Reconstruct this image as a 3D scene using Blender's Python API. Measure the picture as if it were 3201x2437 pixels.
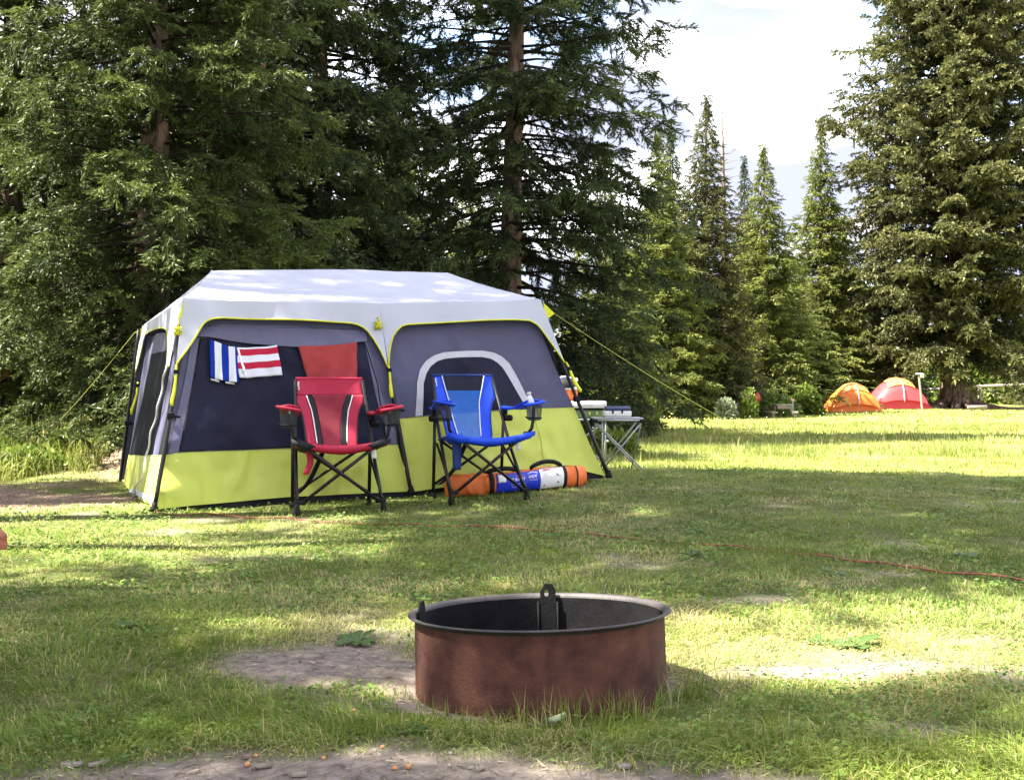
import bpy, bmesh, math, random
import numpy as np
from mathutils import Vector, Matrix

for o in list(bpy.data.objects):
    bpy.data.objects.remove(o)
SC = bpy.context.scene
COL = SC.collection
R = random.Random(7)
RNG = np.random.default_rng(7)
rad = math.radians

# ------------------------------------------------------------------ camera, sky, sun, exposure
F, CX, CY, EYE = 3600.0, 1600.5, 1218.5, 0.85
cam = bpy.data.cameras.new('camera')
cam.sensor_fit = 'HORIZONTAL'
cam.sensor_width = 36.0
cam.lens = 36.0 * F / 3201.0
cam.clip_start, cam.clip_end = 0.05, 2000
camo = bpy.data.objects.new('camera', cam)
camo.location = (0, 0, EYE)
camo.rotation_euler = (rad(90), 0, 0)
COL.objects.link(camo)
SC.camera = camo

SUN_EL, SUN_AZ = 57.0, 189.0       # azimuth of the sun itself, measured from +X towards +Y
sdir = Vector((math.cos(rad(SUN_EL)) * math.cos(rad(SUN_AZ)), math.cos(rad(SUN_EL)) * math.sin(rad(SUN_AZ)), math.sin(rad(SUN_EL))))
world = bpy.data.worlds.new('World')
SC.world = world
world.use_nodes = True
wn, wl = world.node_tree.nodes, world.node_tree.links
wn.clear()
wo = wn.new('ShaderNodeOutputWorld')
bg = wn.new('ShaderNodeBackground')
bg.inputs['Strength'].default_value = 0.11
sky = wn.new('ShaderNodeTexSky')
sky.sky_type = 'NISHITA'
sky.sun_disc = False
sky.sun_elevation = rad(SUN_EL)
sky.sun_rotation = rad(90 - SUN_AZ)
sky.altitude = 1800
sky.dust_density = 0.6
tc = wn.new('ShaderNodeTexCoord')
mp = wn.new('ShaderNodeMapping')
mp.inputs['Scale'].default_value = (1, 1, 2.2)
mp.inputs['Location'].default_value = (0.35, 0.1, 0.22)
nz = wn.new('ShaderNodeTexNoise')
nz.inputs['Scale'].default_value = 3.1
nz.inputs['Detail'].default_value = 9
nz.inputs['Roughness'].default_value = 0.55
rp = wn.new('ShaderNodeValToRGB')
rp.color_ramp.elements[0].position, rp.color_ramp.elements[1].position = 0.24, 0.46
nz2 = wn.new('ShaderNodeTexNoise')
nz2.inputs['Scale'].default_value = 7
nz2.inputs['Detail'].default_value = 6
cr = wn.new('ShaderNodeValToRGB')
cr.color_ramp.elements[0].position, cr.color_ramp.elements[0].color = 0.44, (.98, 1.05, 1.36, 1)
cr.color_ramp.elements[1].position, cr.color_ramp.elements[1].color = 0.68, (6.5, 6.5, 6.7, 1)
mx = wn.new('ShaderNodeMix')
mx.data_type = 'RGBA'
wl.new(tc.outputs['Generated'], mp.inputs['Vector'])
wl.new(mp.outputs[0], nz.inputs['Vector'])
wl.new(mp.outputs[0], nz2.inputs['Vector'])
wl.new(nz.outputs['Fac'], rp.inputs[0])
wl.new(nz2.outputs['Fac'], cr.inputs[0])
wl.new(rp.outputs[0], mx.inputs['Factor'])
wl.new(sky.outputs[0], mx.inputs['A'])
wl.new(cr.outputs[0], mx.inputs['B'])
wl.new(mx.outputs['Result'], bg.inputs['Color'])
wl.new(bg.outputs[0], wo.inputs['Surface'])

sun = bpy.data.lights.new('sun', 'SUN')
sun.energy = 5.0
sun.angle = rad(0.53)
sun.color = (1.0, 0.93, 0.80)
suno = bpy.data.objects.new('sun', sun)
suno.rotation_euler = (-sdir).to_track_quat('-Z', 'Y').to_euler()
suno.location = sdir * 50
COL.objects.link(suno)

vs = SC.view_settings
vs.view_transform, vs.look, vs.gamma, vs.use_curve_mapping = 'Standard', 'None', 1.0, False
vs.exposure = 3.05
SC.cycles.max_bounces = 8
SC.cycles.transparent_max_bounces = 12
SC.cycles.diffuse_bounces = 4
SC.cycles.sample_clamp_indirect = 8

# ------------------------------------------------------------------ helpers
def at(u, v, y):
    """the place at distance y seen at photo point (u, v)"""
    return Vector(((u - CX) / F * y, y, EYE - (v - CY) / F * y))

def vn(x, y, seed=0):
    x = np.asarray(x, float); y = np.asarray(y, float)
    xi, yi = np.floor(x), np.floor(y)
    fx, fy = x - xi, y - yi
    fx, fy = fx * fx * (3 - 2 * fx), fy * fy * (3 - 2 * fy)
    def h(a, b):
        s = np.sin(a * 127.1 + b * 311.7 + seed * 74.7) * 43758.5453
        return s - np.floor(s)
    return (h(xi, yi) * (1 - fx) + h(xi + 1, yi) * fx) * (1 - fy) + (h(xi, yi + 1) * (1 - fx) + h(xi + 1, yi + 1) * fx) * fy

def fbm(x, y, seed=0, oct=3):
    t, a, n = 0, 1, 0
    for i in range(oct):
        t = t + a * vn(np.asarray(x) * 2 ** i, np.asarray(y) * 2 ** i, seed + i); n += a; a *= .5
    return t / n

def blob(x, y, cx, cy, rx, ry):
    return np.exp(-((x - cx) / rx) ** 2 - ((y - cy) / ry) ** 2)

def gz(x, y):
    x = np.asarray(x, float); y = np.asarray(y, float)
    z = .125 * blob(x, y, 1.1, 10.0, 2.6, 2.4) + .42 * blob(x, y, -4.3, 13.2, 1.5, 1.5) + .05 * blob(x, y, 20, 52, 6, 5)
    z = z - .03 * blob(x, y, .08, 3.36, .6, .6) + .02 * blob(x, y, 0.1, 2.75, 1.2, .3)
    near = np.clip(1 - (y - 14) / 10, 0, 1)
    z = z + near * ((fbm(x * .7, y * .7, 3) - .5) * .05 + (fbm(x * 3.1, y * 3.1, 5) - .5) * .022)
    return z + (1 - near) * (fbm(x * .12, y * .12, 9) - .5) * .16

def G(x, y):
    return float(gz(x, y))

def onground(u, y, dz=0):
    x = (u - CX) / F * y
    return Vector((x, y, G(x, y) + dz))

class MB:
    def __init__(s):
        s.v, s.f, s.uv = [], [], []
    def add(s, vs, fs, uv=None):
        n = len(s.v)
        s.v += [tuple(p) for p in vs]
        s.uv += list(uv) if uv is not None else [(0, 0)] * len(vs)
        s.f += [tuple(i + n for i in f) for f in fs]
        return s
    def grid(s, P, thick=0.0, closed=False):
        P = [[Vector(p) for p in row] for row in P]
        n, m = len(P), len(P[0])
        uv = [(j / (m - 1), i / (n - 1)) for i in range(n) for j in range(m)]
        fs = [(i * m + j, i * m + j + 1, (i + 1) * m + j + 1, (i + 1) * m + j) for i in range(n - 1) for j in range(m - 1)]
        vs_ = [p for r in P for p in r]
        if not thick:
            return s.add(vs_, fs, uv)
        N = []
        for i in range(n):
            for j in range(m):
                a = P[min(i + 1, n - 1)][j] - P[max(i - 1, 0)][j]
                b = P[i][min(j + 1, m - 1)] - P[i][max(j - 1, 0)]
                c = b.cross(a)
                N.append(c.normalized() if c.length > 1e-9 else Vector((0, -1, 0)))
        k = n * m
        back = [p - q * thick for p, q in zip(vs_, N)]
        fs2 = [tuple(reversed([i + k for i in f])) for f in fs]
        bd = [j for j in range(m)] + [i * m + m - 1 for i in range(1, n)] + [(n - 1) * m + j for j in range(m - 2, -1, -1)] + [i * m for i in range(n - 2, 0, -1)]
        ed = [(bd[(i + 1) % len(bd)], bd[i], bd[i] + k, bd[(i + 1) % len(bd)] + k) for i in range(len(bd))]
        return s.add(vs_ + back, fs + fs2 + ed, uv + uv)
    def tube(s, pts, r, n=8, cap=True, flat=1.0):
        pts = [Vector(p) for p in pts]
        m = len(pts)
        rr = r if isinstance(r, (list, tuple)) else [r] * m
        vs_, fs = [], []
        up = None
        for i in range(m):
            d = (pts[min(i + 1, m - 1)] - pts[max(i - 1, 0)])
            d = d.normalized() if d.length > 1e-9 else Vector((0, 0, 1))
            if up is None:
                up = Vector((0, 0, 1)) if abs(d.z) < .9 else Vector((1, 0, 0))
            a = up - d * up.dot(d)
            if a.length < 1e-6:
                a = d.orthogonal()
            a.normalize(); up = a
            b = d.cross(a)
            for k in range(n):
                t = 2 * math.pi * k / n
                vs_.append(pts[i] + (a * math.cos(t) * flat + b * math.sin(t)) * rr[i])
        for i in range(m - 1):
            for k in range(n):
                fs.append((i * n + k, i * n + (k + 1) % n, (i + 1) * n + (k + 1) % n, (i + 1) * n + k))
        if cap:
            fs.append(tuple(range(n - 1, -1, -1)))
            fs.append(tuple((m - 1) * n + k for k in range(n)))
        return s.add(vs_, fs)
    def box(s, c, size, rz=0, bev=0.0, M=None):
        bm = bmesh.new()
        bmesh.ops.create_cube(bm, size=1)
        bmesh.ops.scale(bm, vec=size, verts=bm.verts)
        if bev:
            bmesh.ops.bevel(bm, geom=list(bm.edges), offset=bev, segments=2, affect='EDGES', profile=.6)
        T = Matrix.Translation(c) @ (M if M is not None else Matrix.Rotation(rz, 4, 'Z'))
        bm.verts.ensure_lookup_table()
        s.add([T @ v.co for v in bm.verts], [[v.index for v in f.verts] for f in bm.faces])
        bm.free()
        return s
    def lathe(s, prof, c=(0, 0, 0), n=24, M=None):
        c = Vector(c)
        vs_, fs = [], []
        for (r, z) in prof:
            for k in range(n):
                t = 2 * math.pi * k / n
                p = Vector((r * math.cos(t), r * math.sin(t), z))
                vs_.append(c + ((M @ p) if M is not None else p))
        for i in range(len(prof) - 1):
            for k in range(n):
                fs.append((i * n + k, i * n + (k + 1) % n, (i + 1) * n + (k + 1) % n, (i + 1) * n + k))
        return s.add(vs_, fs)
    def prism(s, out, ext):
        out = [Vector(p) for p in out]; e = Vector(ext); n = len(out)
        return s.add(out + [p + e for p in out], [tuple(range(n)), tuple(range(2 * n - 1, n - 1, -1))] + [((i + 1) % n, i, i + n, (i + 1) % n + n) for i in range(n)])

INV = {}
def thing(name, label, cat, loc=(0, 0, 0), rz=0, group=None):
    o = bpy.data.objects.new(name, None)
    o.empty_display_size = .1
    COL.objects.link(o)
    o.location = loc
    o.rotation_euler = (0, 0, rz)
    o['label'], o['category'] = label, cat
    if group:
        o['group'] = group
    INV[o.name] = (Matrix.Translation(loc) @ Matrix.Rotation(rz, 4, 'Z')).inverted()
    return o

def tag(o, label, cat, group=None):
    o['label'], o['category'] = label, cat
    if group:
        o['group'] = group
    return o

def obj(name, mb, mat, parent=None, smooth=True, local=False, label=None):
    me = bpy.data.meshes.new(name)
    vsx = mb.v
    if parent is not None and not local:
        T = INV[parent.name]
        vsx = [T @ Vector(p) for p in vsx]
    me.from_pydata([tuple(p) for p in vsx], [], mb.f)
    if any(u != (0, 0) for u in mb.uv):
        l = me.uv_layers.new(name='UVMap')
        idx = np.empty(len(me.loops), np.int32)
        me.loops.foreach_get('vertex_index', idx)
        l.data.foreach_set('uv', np.array(mb.uv, np.float32)[idx].ravel())
    if smooth is True:
        me.polygons.foreach_set('use_smooth', [len(f) == 4 for f in mb.f])
    me.materials.append(mat)
    o = bpy.data.objects.new(name, me)
    COL.objects.link(o)
    if parent is not None:
        o.parent = parent
        INV[o.name] = INV[parent.name]
    else:
        INV[o.name] = Matrix.Identity(4)
    if label:
        o['label'] = label
    return o

def single(name, mb, mat, label, cat, group=None, smooth=True):
    """a thing that is one mesh, its origin at the middle of its base"""
    a = np.array([tuple(p) for p in mb.v])
    loc = Vector(((a[:, 0].min() + a[:, 0].max()) / 2, (a[:, 1].min() + a[:, 1].max()) / 2, a[:, 2].min()))
    mb.v = [tuple(Vector(p) - loc) for p in mb.v]
    o = obj(name, mb, mat, None, smooth)
    o.location = loc
    INV[o.name] = Matrix.Translation(-loc)
    return tag(o, label, cat, group)

def copy_tree(o, parent=None):
    c = o.copy()
    COL.objects.link(c)
    c.parent = parent
    for ch in list(o.children):
        copy_tree(ch, c)
    return c

def tri_mesh(name, V, tint, mat, parent=None):
    """V (n,3,3) loose triangles, tint (n,4)"""
    n = len(V)
    me = bpy.data.meshes.new(name)
    me.vertices.add(3 * n)
    me.vertices.foreach_set('co', V.astype(np.float32).ravel())
    me.loops.add(3 * n)
    me.loops.foreach_set('vertex_index', np.arange(3 * n, dtype=np.int32))
    me.polygons.add(n)
    me.polygons.foreach_set('loop_start', np.arange(0, 3 * n, 3, dtype=np.int32))
    a = me.attributes.new('tint', 'FLOAT_COLOR', 'POINT')
    a.data.foreach_set('color', np.repeat(tint.astype(np.float32), 3, axis=0).ravel())
    me.update(calc_edges=True)
    me.materials.append(mat)
    o = bpy.data.objects.new(name, me)
    COL.objects.link(o)
    if parent is not None:
        o.parent = parent
    return o

# ------------------------------------------------------------------ materials
def nodes_of(name):
    m = bpy.data.materials.new(name)
    m.use_nodes = True
    nt = m.node_tree
    nt.nodes.clear()
    out = nt.nodes.new('ShaderNodeOutputMaterial')
    return m, nt.nodes, nt.links, out

def MAT(name, col, rough=.65, var=.18, scale=9, col2=None, bump=0, bscale=80, stretch=(1, 1, 1), trans=0, see=0, metal=0, spec=.35, ramp=(.35, .65), sheen=0, crease=0, cscale=2.2):
    m, n, l, out = nodes_of(name)
    b = n.new('ShaderNodeBsdfPrincipled')
    b.inputs['Roughness'].default_value = rough
    b.inputs['Metallic'].default_value = metal
    b.inputs['Specular IOR Level'].default_value = spec
    if sheen:
        b.inputs['Sheen Weight'].default_value = sheen
    t = n.new('ShaderNodeTexCoord')
    mpn = n.new('ShaderNodeMapping')
    mpn.inputs['Scale'].default_value = stretch
    l.new(t.outputs['Object'], mpn.inputs[0])
    z = n.new('ShaderNodeTexNoise')
    z.inputs['Scale'].default_value = scale
    z.inputs['Detail'].default_value = 6
    z.inputs['Roughness'].default_value = .6
    l.new(mpn.outputs[0], z.inputs['Vector'])
    r = n.new('ShaderNodeValToRGB')
    r.color_ramp.elements[0].position, r.color_ramp.elements[1].position = ramp
    lo = [c * (1 - var) for c in col]
    hi = [min(1, c * (1 + var)) for c in col] if col2 is None else col2
    r.color_ramp.elements[0].color = (*lo, 1)
    r.color_ramp.elements[1].color = (*hi, 1)
    l.new(z.outputs['Fac'], r.inputs[0])
    l.new(r.outputs[0], b.inputs['Base Color'])
    sh = b.outputs[0]
    if bump:
        z2 = n.new('ShaderNodeTexNoise')
        z2.inputs['Scale'].default_value = bscale
        z2.inputs['Detail'].default_value = 5
        l.new(mpn.outputs[0], z2.inputs['Vector'])
        bp = n.new('ShaderNodeBump')
        bp.inputs['Strength'].default_value = bump
        bp.inputs['Distance'].default_value = .02
        l.new(z2.outputs['Fac'], bp.inputs['Height'])
        l.new(bp.outputs[0], b.inputs['Normal'])
    if crease:
        mc = n.new('ShaderNodeMapping')
        mc.inputs['Scale'].default_value = (1.5, 1.5, .7)
        mc.inputs['Rotation'].default_value = (0, .7, .3)
        l.new(t.outputs['Object'], mc.inputs[0])
        z3 = n.new('ShaderNodeTexNoise')
        z3.noise_type = 'RIDGED_MULTIFRACTAL'
        z3.inputs['Scale'].default_value = cscale
        z3.inputs['Detail'].default_value = 3
        z3.inputs['Distortion'].default_value = .6
        l.new(mc.outputs[0], z3.inputs['Vector'])
        b2 = n.new('ShaderNodeBump')
        b2.inputs['Strength'].default_value = crease
        b2.inputs['Distance'].default_value = .22
        l.new(z3.outputs['Fac'], b2.inputs['Height'])
        if bump:
            l.new(bp.outputs[0], b2.inputs['Normal'])
        l.new(b2.outputs[0], b.inputs['Normal'])
    if trans:
        tr = n.new('ShaderNodeBsdfTranslucent')
        l.new(r.outputs[0], tr.inputs['Color'])
        ms = n.new('ShaderNodeMixShader')
        ms.inputs[0].default_value = trans
        l.new(sh, ms.inputs[1]); l.new(tr.outputs[0], ms.inputs[2])
        sh = ms.outputs[0]
    if see:
        tp = n.new('ShaderNodeBsdfTransparent')
        ms = n.new('ShaderNodeMixShader')
        ms.inputs[0].default_value = see
        l.new(sh, ms.inputs[1]); l.new(tp.outputs[0], ms.inputs[2])
        sh = ms.outputs[0]
    l.new(sh, out.inputs['Surface'])
    return m

def STRIPES(name, axis, cols, bumpy=True):
    """woven stripes along one direction of the cloth: cols = [(start, colour)]"""
    m, n, l, out = nodes_of(name)
    b = n.new('ShaderNodeBsdfPrincipled')
    b.inputs['Roughness'].default_value = .95
    b.inputs['Specular IOR Level'].default_value = .1
    t = n.new('ShaderNodeTexCoord')
    sx = n.new('ShaderNodeSeparateXYZ')
    l.new(t.outputs['UV'], sx.inputs[0])
    r = n.new('ShaderNodeValToRGB')
    r.color_ramp.interpolation = 'CONSTANT'
    e = r.color_ramp.elements
    while len(e) < len(cols):
        e.new(.5)
    for i, (p, c) in enumerate(cols):
        e[i].position = p
        e[i].color = (*c, 1)
    l.new(sx.outputs[axis], r.inputs[0])
    l.new(r.outputs[0], b.inputs['Base Color'])
    z = n.new('ShaderNodeTexNoise')
    z.inputs['Scale'].default_value = 260
    l.new(t.outputs['Object'], z.inputs['Vector'])
    bp = n.new('ShaderNodeBump')
    bp.inputs['Strength'].default_value = .5
    bp.inputs['Distance'].default_value = .004
    l.new(z.outputs['Fac'], bp.inputs['Height'])
    l.new(bp.outputs[0], b.inputs['Normal'])
    l.new(b.outputs[0], out.inputs['Surface'])
    return m

def LEAF(name, dark, light, tipc, trans=.3, gloss=.25):
    """leaf material: per-sprig tint r = dark to light, g = young growth"""
    m, n, l, out = nodes_of(name)
    a = n.new('ShaderNodeAttribute')
    a.attribute_name = 'tint'
    sx = n.new('ShaderNodeSeparateColor')
    l.new(a.outputs['Color'], sx.inputs[0])
    m1 = n.new('ShaderNodeMix'); m1.data_type = 'RGBA'
    m1.inputs['A'].default_value = (*dark, 1); m1.inputs['B'].default_value = (*light, 1)
    l.new(sx.outputs[0], m1.inputs['Factor'])
    m2 = n.new('ShaderNodeMix'); m2.data_type = 'RGBA'
    l.new(m1.outputs['Result'], m2.inputs['A'])
    m2.inputs['B'].default_value = (*tipc, 1)
    l.new(sx.outputs[1], m2.inputs['Factor'])
    d = n.new('ShaderNodeBsdfPrincipled')
    d.inputs['Roughness'].default_value = .55
    d.inputs['Specular IOR Level'].default_value = gloss
    tr = n.new('ShaderNodeBsdfTranslucent')
    l.new(m2.outputs['Result'], d.inputs['Base Color'])
    l.new(m2.outputs['Result'], tr.inputs['Color'])
    ms = n.new('ShaderNodeMixShader')
    ms.inputs[0].default_value = trans
    l.new(d.outputs[0], ms.inputs[1]); l.new(tr.outputs[0], ms.inputs[2])
    l.new(ms.outputs[0], out.inputs['Surface'])
    return m

def GROUND():
    m, n, l, out = nodes_of('lawn_soil')
    b = n.new('ShaderNodeBsdfPrincipled')
    b.inputs['Roughness'].default_value = .95
    b.inputs['Specular IOR Level'].default_value = .15
    t = n.new('ShaderNodeTexCoord')
    a = n.new('ShaderNodeAttribute'); a.attribute_name = 'cover'
    sx = n.new('ShaderNodeSeparateColor'); l.new(a.outputs['Color'], sx.inputs[0])
    def noise(s, d=6, r=.6):
        z = n.new('ShaderNodeTexNoise')
        z.inputs['Scale'].default_value, z.inputs['Detail'].default_value, z.inputs['Roughness'].default_value = s, d, r
        l.new(t.outputs['Object'], z.inputs['Vector'])
        return z.outputs['Fac']
    def ramp(f, stops):
        r = n.new('ShaderNodeValToRGB')
        while len(r.color_ramp.elements) < len(stops):
            r.color_ramp.elements.new(.5)
        for e, (p, c) in zip(r.color_ramp.elements, stops):
            e.position, e.color = p, (*c, 1)
        l.new(f, r.inputs[0])
        return r.outputs[0]
    def mix(f, A, B):
        x = n.new('ShaderNodeMix'); x.data_type = 'RGBA'
        l.new(f, x.inputs['Factor']); l.new(A, x.inputs['A']); l.new(B, x.inputs['B'])
        return x.outputs['Result']
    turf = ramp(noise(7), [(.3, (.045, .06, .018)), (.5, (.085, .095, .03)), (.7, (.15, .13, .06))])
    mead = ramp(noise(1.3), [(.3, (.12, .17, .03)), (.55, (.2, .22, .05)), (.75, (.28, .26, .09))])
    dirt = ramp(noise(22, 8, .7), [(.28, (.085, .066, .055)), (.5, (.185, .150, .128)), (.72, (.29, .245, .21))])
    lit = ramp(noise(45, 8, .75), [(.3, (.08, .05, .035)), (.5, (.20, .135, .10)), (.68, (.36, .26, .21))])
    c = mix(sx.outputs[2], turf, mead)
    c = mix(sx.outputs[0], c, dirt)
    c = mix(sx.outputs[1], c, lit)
    l.new(c, b.inputs['Base Color'])
    v = n.new('ShaderNodeTexVoronoi'); v.feature = 'DISTANCE_TO_EDGE'; v.inputs['Scale'].default_value = 13
    wz = n.new('ShaderNodeTexNoise'); wz.inputs['Scale'].default_value = 9
    l.new(t.outputs['Object'], wz.inputs['Vector'])
    wm = n.new('ShaderNodeMix'); wm.data_type = 'VECTOR'; wm.inputs['Factor'].default_value = .14
    l.new(t.outputs['Object'], wm.inputs['A']); l.new(wz.outputs['Color'], wm.inputs['B'])
    l.new(wm.outputs['Result'], v.inputs['Vector'])
    mr = n.new('ShaderNodeMapRange'); mr.inputs['From Max'].default_value = .035
    l.new(v.outputs['Distance'], mr.inputs['Value'])
    ad = n.new('ShaderNodeMath'); ad.operation = 'MULTIPLY_ADD'
    l.new(mr.outputs[0], ad.inputs[0]); ad.inputs[1].default_value = .55
    l.new(noise(70, 8, .75), ad.inputs[2])
    bp = n.new('ShaderNodeBump'); bp.inputs['Strength'].default_value = .8; bp.inputs['Distance'].default_value = .012
    l.new(ad.outputs[0], bp.inputs['Height'])
    l.new(bp.outputs[0], b.inputs['Normal'])
    l.new(b.outputs[0], out.inputs['Surface'])
    return m

m_fly = MAT('fly_cloth', (.46, .475, .56), .55, .03, 3, bump=.25, bscale=5, trans=.12, crease=.05, cscale=1.5)
m_grey = MAT('grey_cloth', (.060, .059, .112), .6, .07, 4, bump=.35, bscale=9, stretch=(1, 1, .45), crease=.35)
m_grey2 = MAT('pale_grey_cloth', (.090, .088, .155), .55, .06, 6, bump=.3, bscale=14, stretch=(1, 1, .4))  # window flap cloth; on the wall strips beside the window it paints light
m_lime = MAT('lime_cloth', (.48, .535, .095), .55, .05, 4, bump=.35, bscale=9, stretch=(1, 1, .6), trans=.10, crease=.42, cscale=2.6)
m_dark = MAT('dark_window_cloth', (.0085, .010, .028), .55, .15, 3, bump=.3, bscale=7, stretch=(1, 1, .4), spec=.14, crease=.5, cscale=1.8)
m_net = MAT('black_netting', (.006, .007, .010), .8, .2, 4, spec=.08)
m_trim = MAT('white_tape', (.42, .42, .47), .6, .05, 20)
m_pole = MAT('black_steel_tube', (.006, .006, .007), .4, .25, 30, spec=.3)
m_black = MAT('black_webbing', (.006, .006, .007), .7, .25, 60, spec=.2)
m_yel = MAT('yellow_webbing', (.56, .56, .03), .6, .1, 40)
m_guy = MAT('faded_guy_line', (.30, .31, .06), .7, .15, 30)
m_refl = MAT('silver_tape', (.55, .55, .60), .35, .06, 12)
m_cord = MAT('pale_cable', (.5, .5, .53), .5, .1, 30)
m_red = MAT('red_polyester', (.34, .008, .040), .6, .1, 12, bump=.2, bscale=200)
m_redmesh = MAT('red_mesh', (.24, .02, .04), .7, .1, 10, bump=.5, bscale=320, see=.08)
m_blue = MAT('blue_polyester', (.004, .05, .54), .6, .1, 12, bump=.2, bscale=200)
m_bluemesh = MAT('blue_mesh', (.022, .13, .48), .7, .1, 10, see=.42)
m_blackmesh = MAT('black_open_mesh', (.012, .014, .03), .7, .1, 10, see=.5)
m_navy = MAT('navy_polyester', (.006, .02, .12), .65, .1, 12)
m_pipe = MAT('white_piping', (.8, .8, .82), .5, .03)
m_stripe = MAT('black_polyester', (.005, .0055, .008), .7, .15, 20)
m_white = MAT('white_plastic', (.60, .59, .58), .4, .04, 8)
m_orange = MAT('orange_polyester', (.62, .14, .03), .6, .08, 7, bump=.35, bscale=12, crease=.5, cscale=6)
m_coral = MAT('coral_towelling', (.32, .048, .05), .95, .08, 10, bump=.4, bscale=220, spec=.1)
m_pack = MAT('blue_print', (.012, .03, .40), .35, .05, 5)
m_packw = MAT('white_print', (.62, .61, .62), .35, .03, 5)
m_inkred = MAT('red_print', (.55, .10, .07), .4, .05)
m_ink = MAT('black_print', (.02, .02, .022), .4, .05)
m_rust = MAT('rusted_steel', (.050, .016, .015), .85, .45, 11, col2=(.112, .046, .028), bump=.22, bscale=140, spec=.25, ramp=(.3, .75))
m_soot = MAT('sooty_steel', (.003, .003, .0035), .85, .4, 6, col2=(.007, .007, .0085), bump=.12, bscale=90, spec=.12)
m_rim = MAT('worn_rim_steel', (.012, .009, .010), .65, .3, 9, col2=(.026, .020, .021), bump=.12, bscale=90, spec=.5)
m_ash = MAT('ash', (.05, .048, .045), .95, .5, 30, bump=.6, bscale=60)
m_bark = MAT('spruce_bark', (.10, .068, .052), .9, .5, 3.5, col2=(.25, .17, .14), bump=.9, bscale=14, stretch=(3, 3, .8), spec=.15)
m_limb = MAT('twig_bark', (.028, .022, .017), .95, .4, 6, spec=.05)
m_barkd = MAT('grey_bark', (.14, .12, .10), .9, .4, 5, col2=(.28, .24, .20), bump=.8, bscale=20, stretch=(2, 2, .5), spec=.15)
m_alu = MAT('aluminium_tube', (.30, .32, .34), .4, .08, 20, metal=.5)
m_green = MAT('green_enamel', (.10, .15, .07), .4, .15, 12)
m_stovetop = MAT('navy_enamel', (.02, .035, .11), .3, .15, 20, spec=.6)
m_wood = MAT('stained_wood', (.27, .09, .05), .65, .35, 5, bump=.4, bscale=16, stretch=(.5, 6, 6))
m_greywood = MAT('weathered_wood', (.22, .185, .15), .85, .3, 5, bump=.5, bscale=16, stretch=(.6, 5, 5))
m_tentO = MAT('orange_tent_cloth', (.68, .19, .03), .5, .06, 2, trans=.3)
m_tentO2 = MAT('pale_orange_tent_cloth', (.62, .25, .08), .5, .06, 2, trans=.3)  # red tent's pale panel; on the orange tent, sunlight put into the colour
m_tentR = MAT('red_tent_cloth', (.55, .05, .06), .5, .06, 2, trans=.25)
m_cordred = MAT('red_cable', (.20, .042, .034), .7, .12, 40)
m_pebble = MAT('pebble', (.21, .175, .15), .9, .3, 30, bump=.3)
m_crumb = MAT('orange_crumb', (.45, .20, .09), .8, .2, 60)
m_clear = MAT('clear_bottle_plastic', (.72, .74, .78), .15, .03, 6, see=.35, spec=.6)
m_spruceN = LEAF('spruce_needles_green', (.013, .024, .006), (.068, .098, .022), (.15, .185, .045), .3)
m_spruceD = LEAF('spruce_needles_bluish', (.010, .020, .009), (.048, .074, .028), (.13, .165, .05), .28)
m_spruceO = LEAF('spruce_needles_olive', (.026, .034, .012), (.098, .104, .034), (.19, .18, .06), .3)
m_spruceY = LEAF('spruce_needles_sunlit_yellow', (.045, .062, .012), (.15, .175, .036), (.26, .28, .07), .38)  # brighter needles, sunlight on the far spruces put into the colour
m_bush = LEAF('bush_leaves', (.05, .085, .012), (.13, .19, .03), (.24, .28, .06), .4)
m_silver = LEAF('silvery_leaves', (.12, .16, .09), (.22, .26, .16), (.34, .37, .27), .3)
m_weed = MAT('weed_leaf', (.03, .075, .012), .5, .3, 14, col2=(.075, .135, .025), trans=.3)
m_grass = LEAF('grass_blades', (.074, .146, .013), (.21, .268, .042), (.45, .385, .18), .35, .2)
m_meadow = LEAF('meadow_grass_blades', (.115, .165, .024), (.245, .275, .058), (.38, .345, .17), .4, .2)
m_clover = LEAF('clover_leaves', (.055, .12, .018), (.13, .205, .04), (.23, .27, .07), .35, .2)
m_flower = MAT('dandelion_yellow', (.7, .55, .03), .7, .1)
m_puff = MAT('dandelion_puff', (.6, .58, .52), .9, .05, trans=.3)
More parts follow.
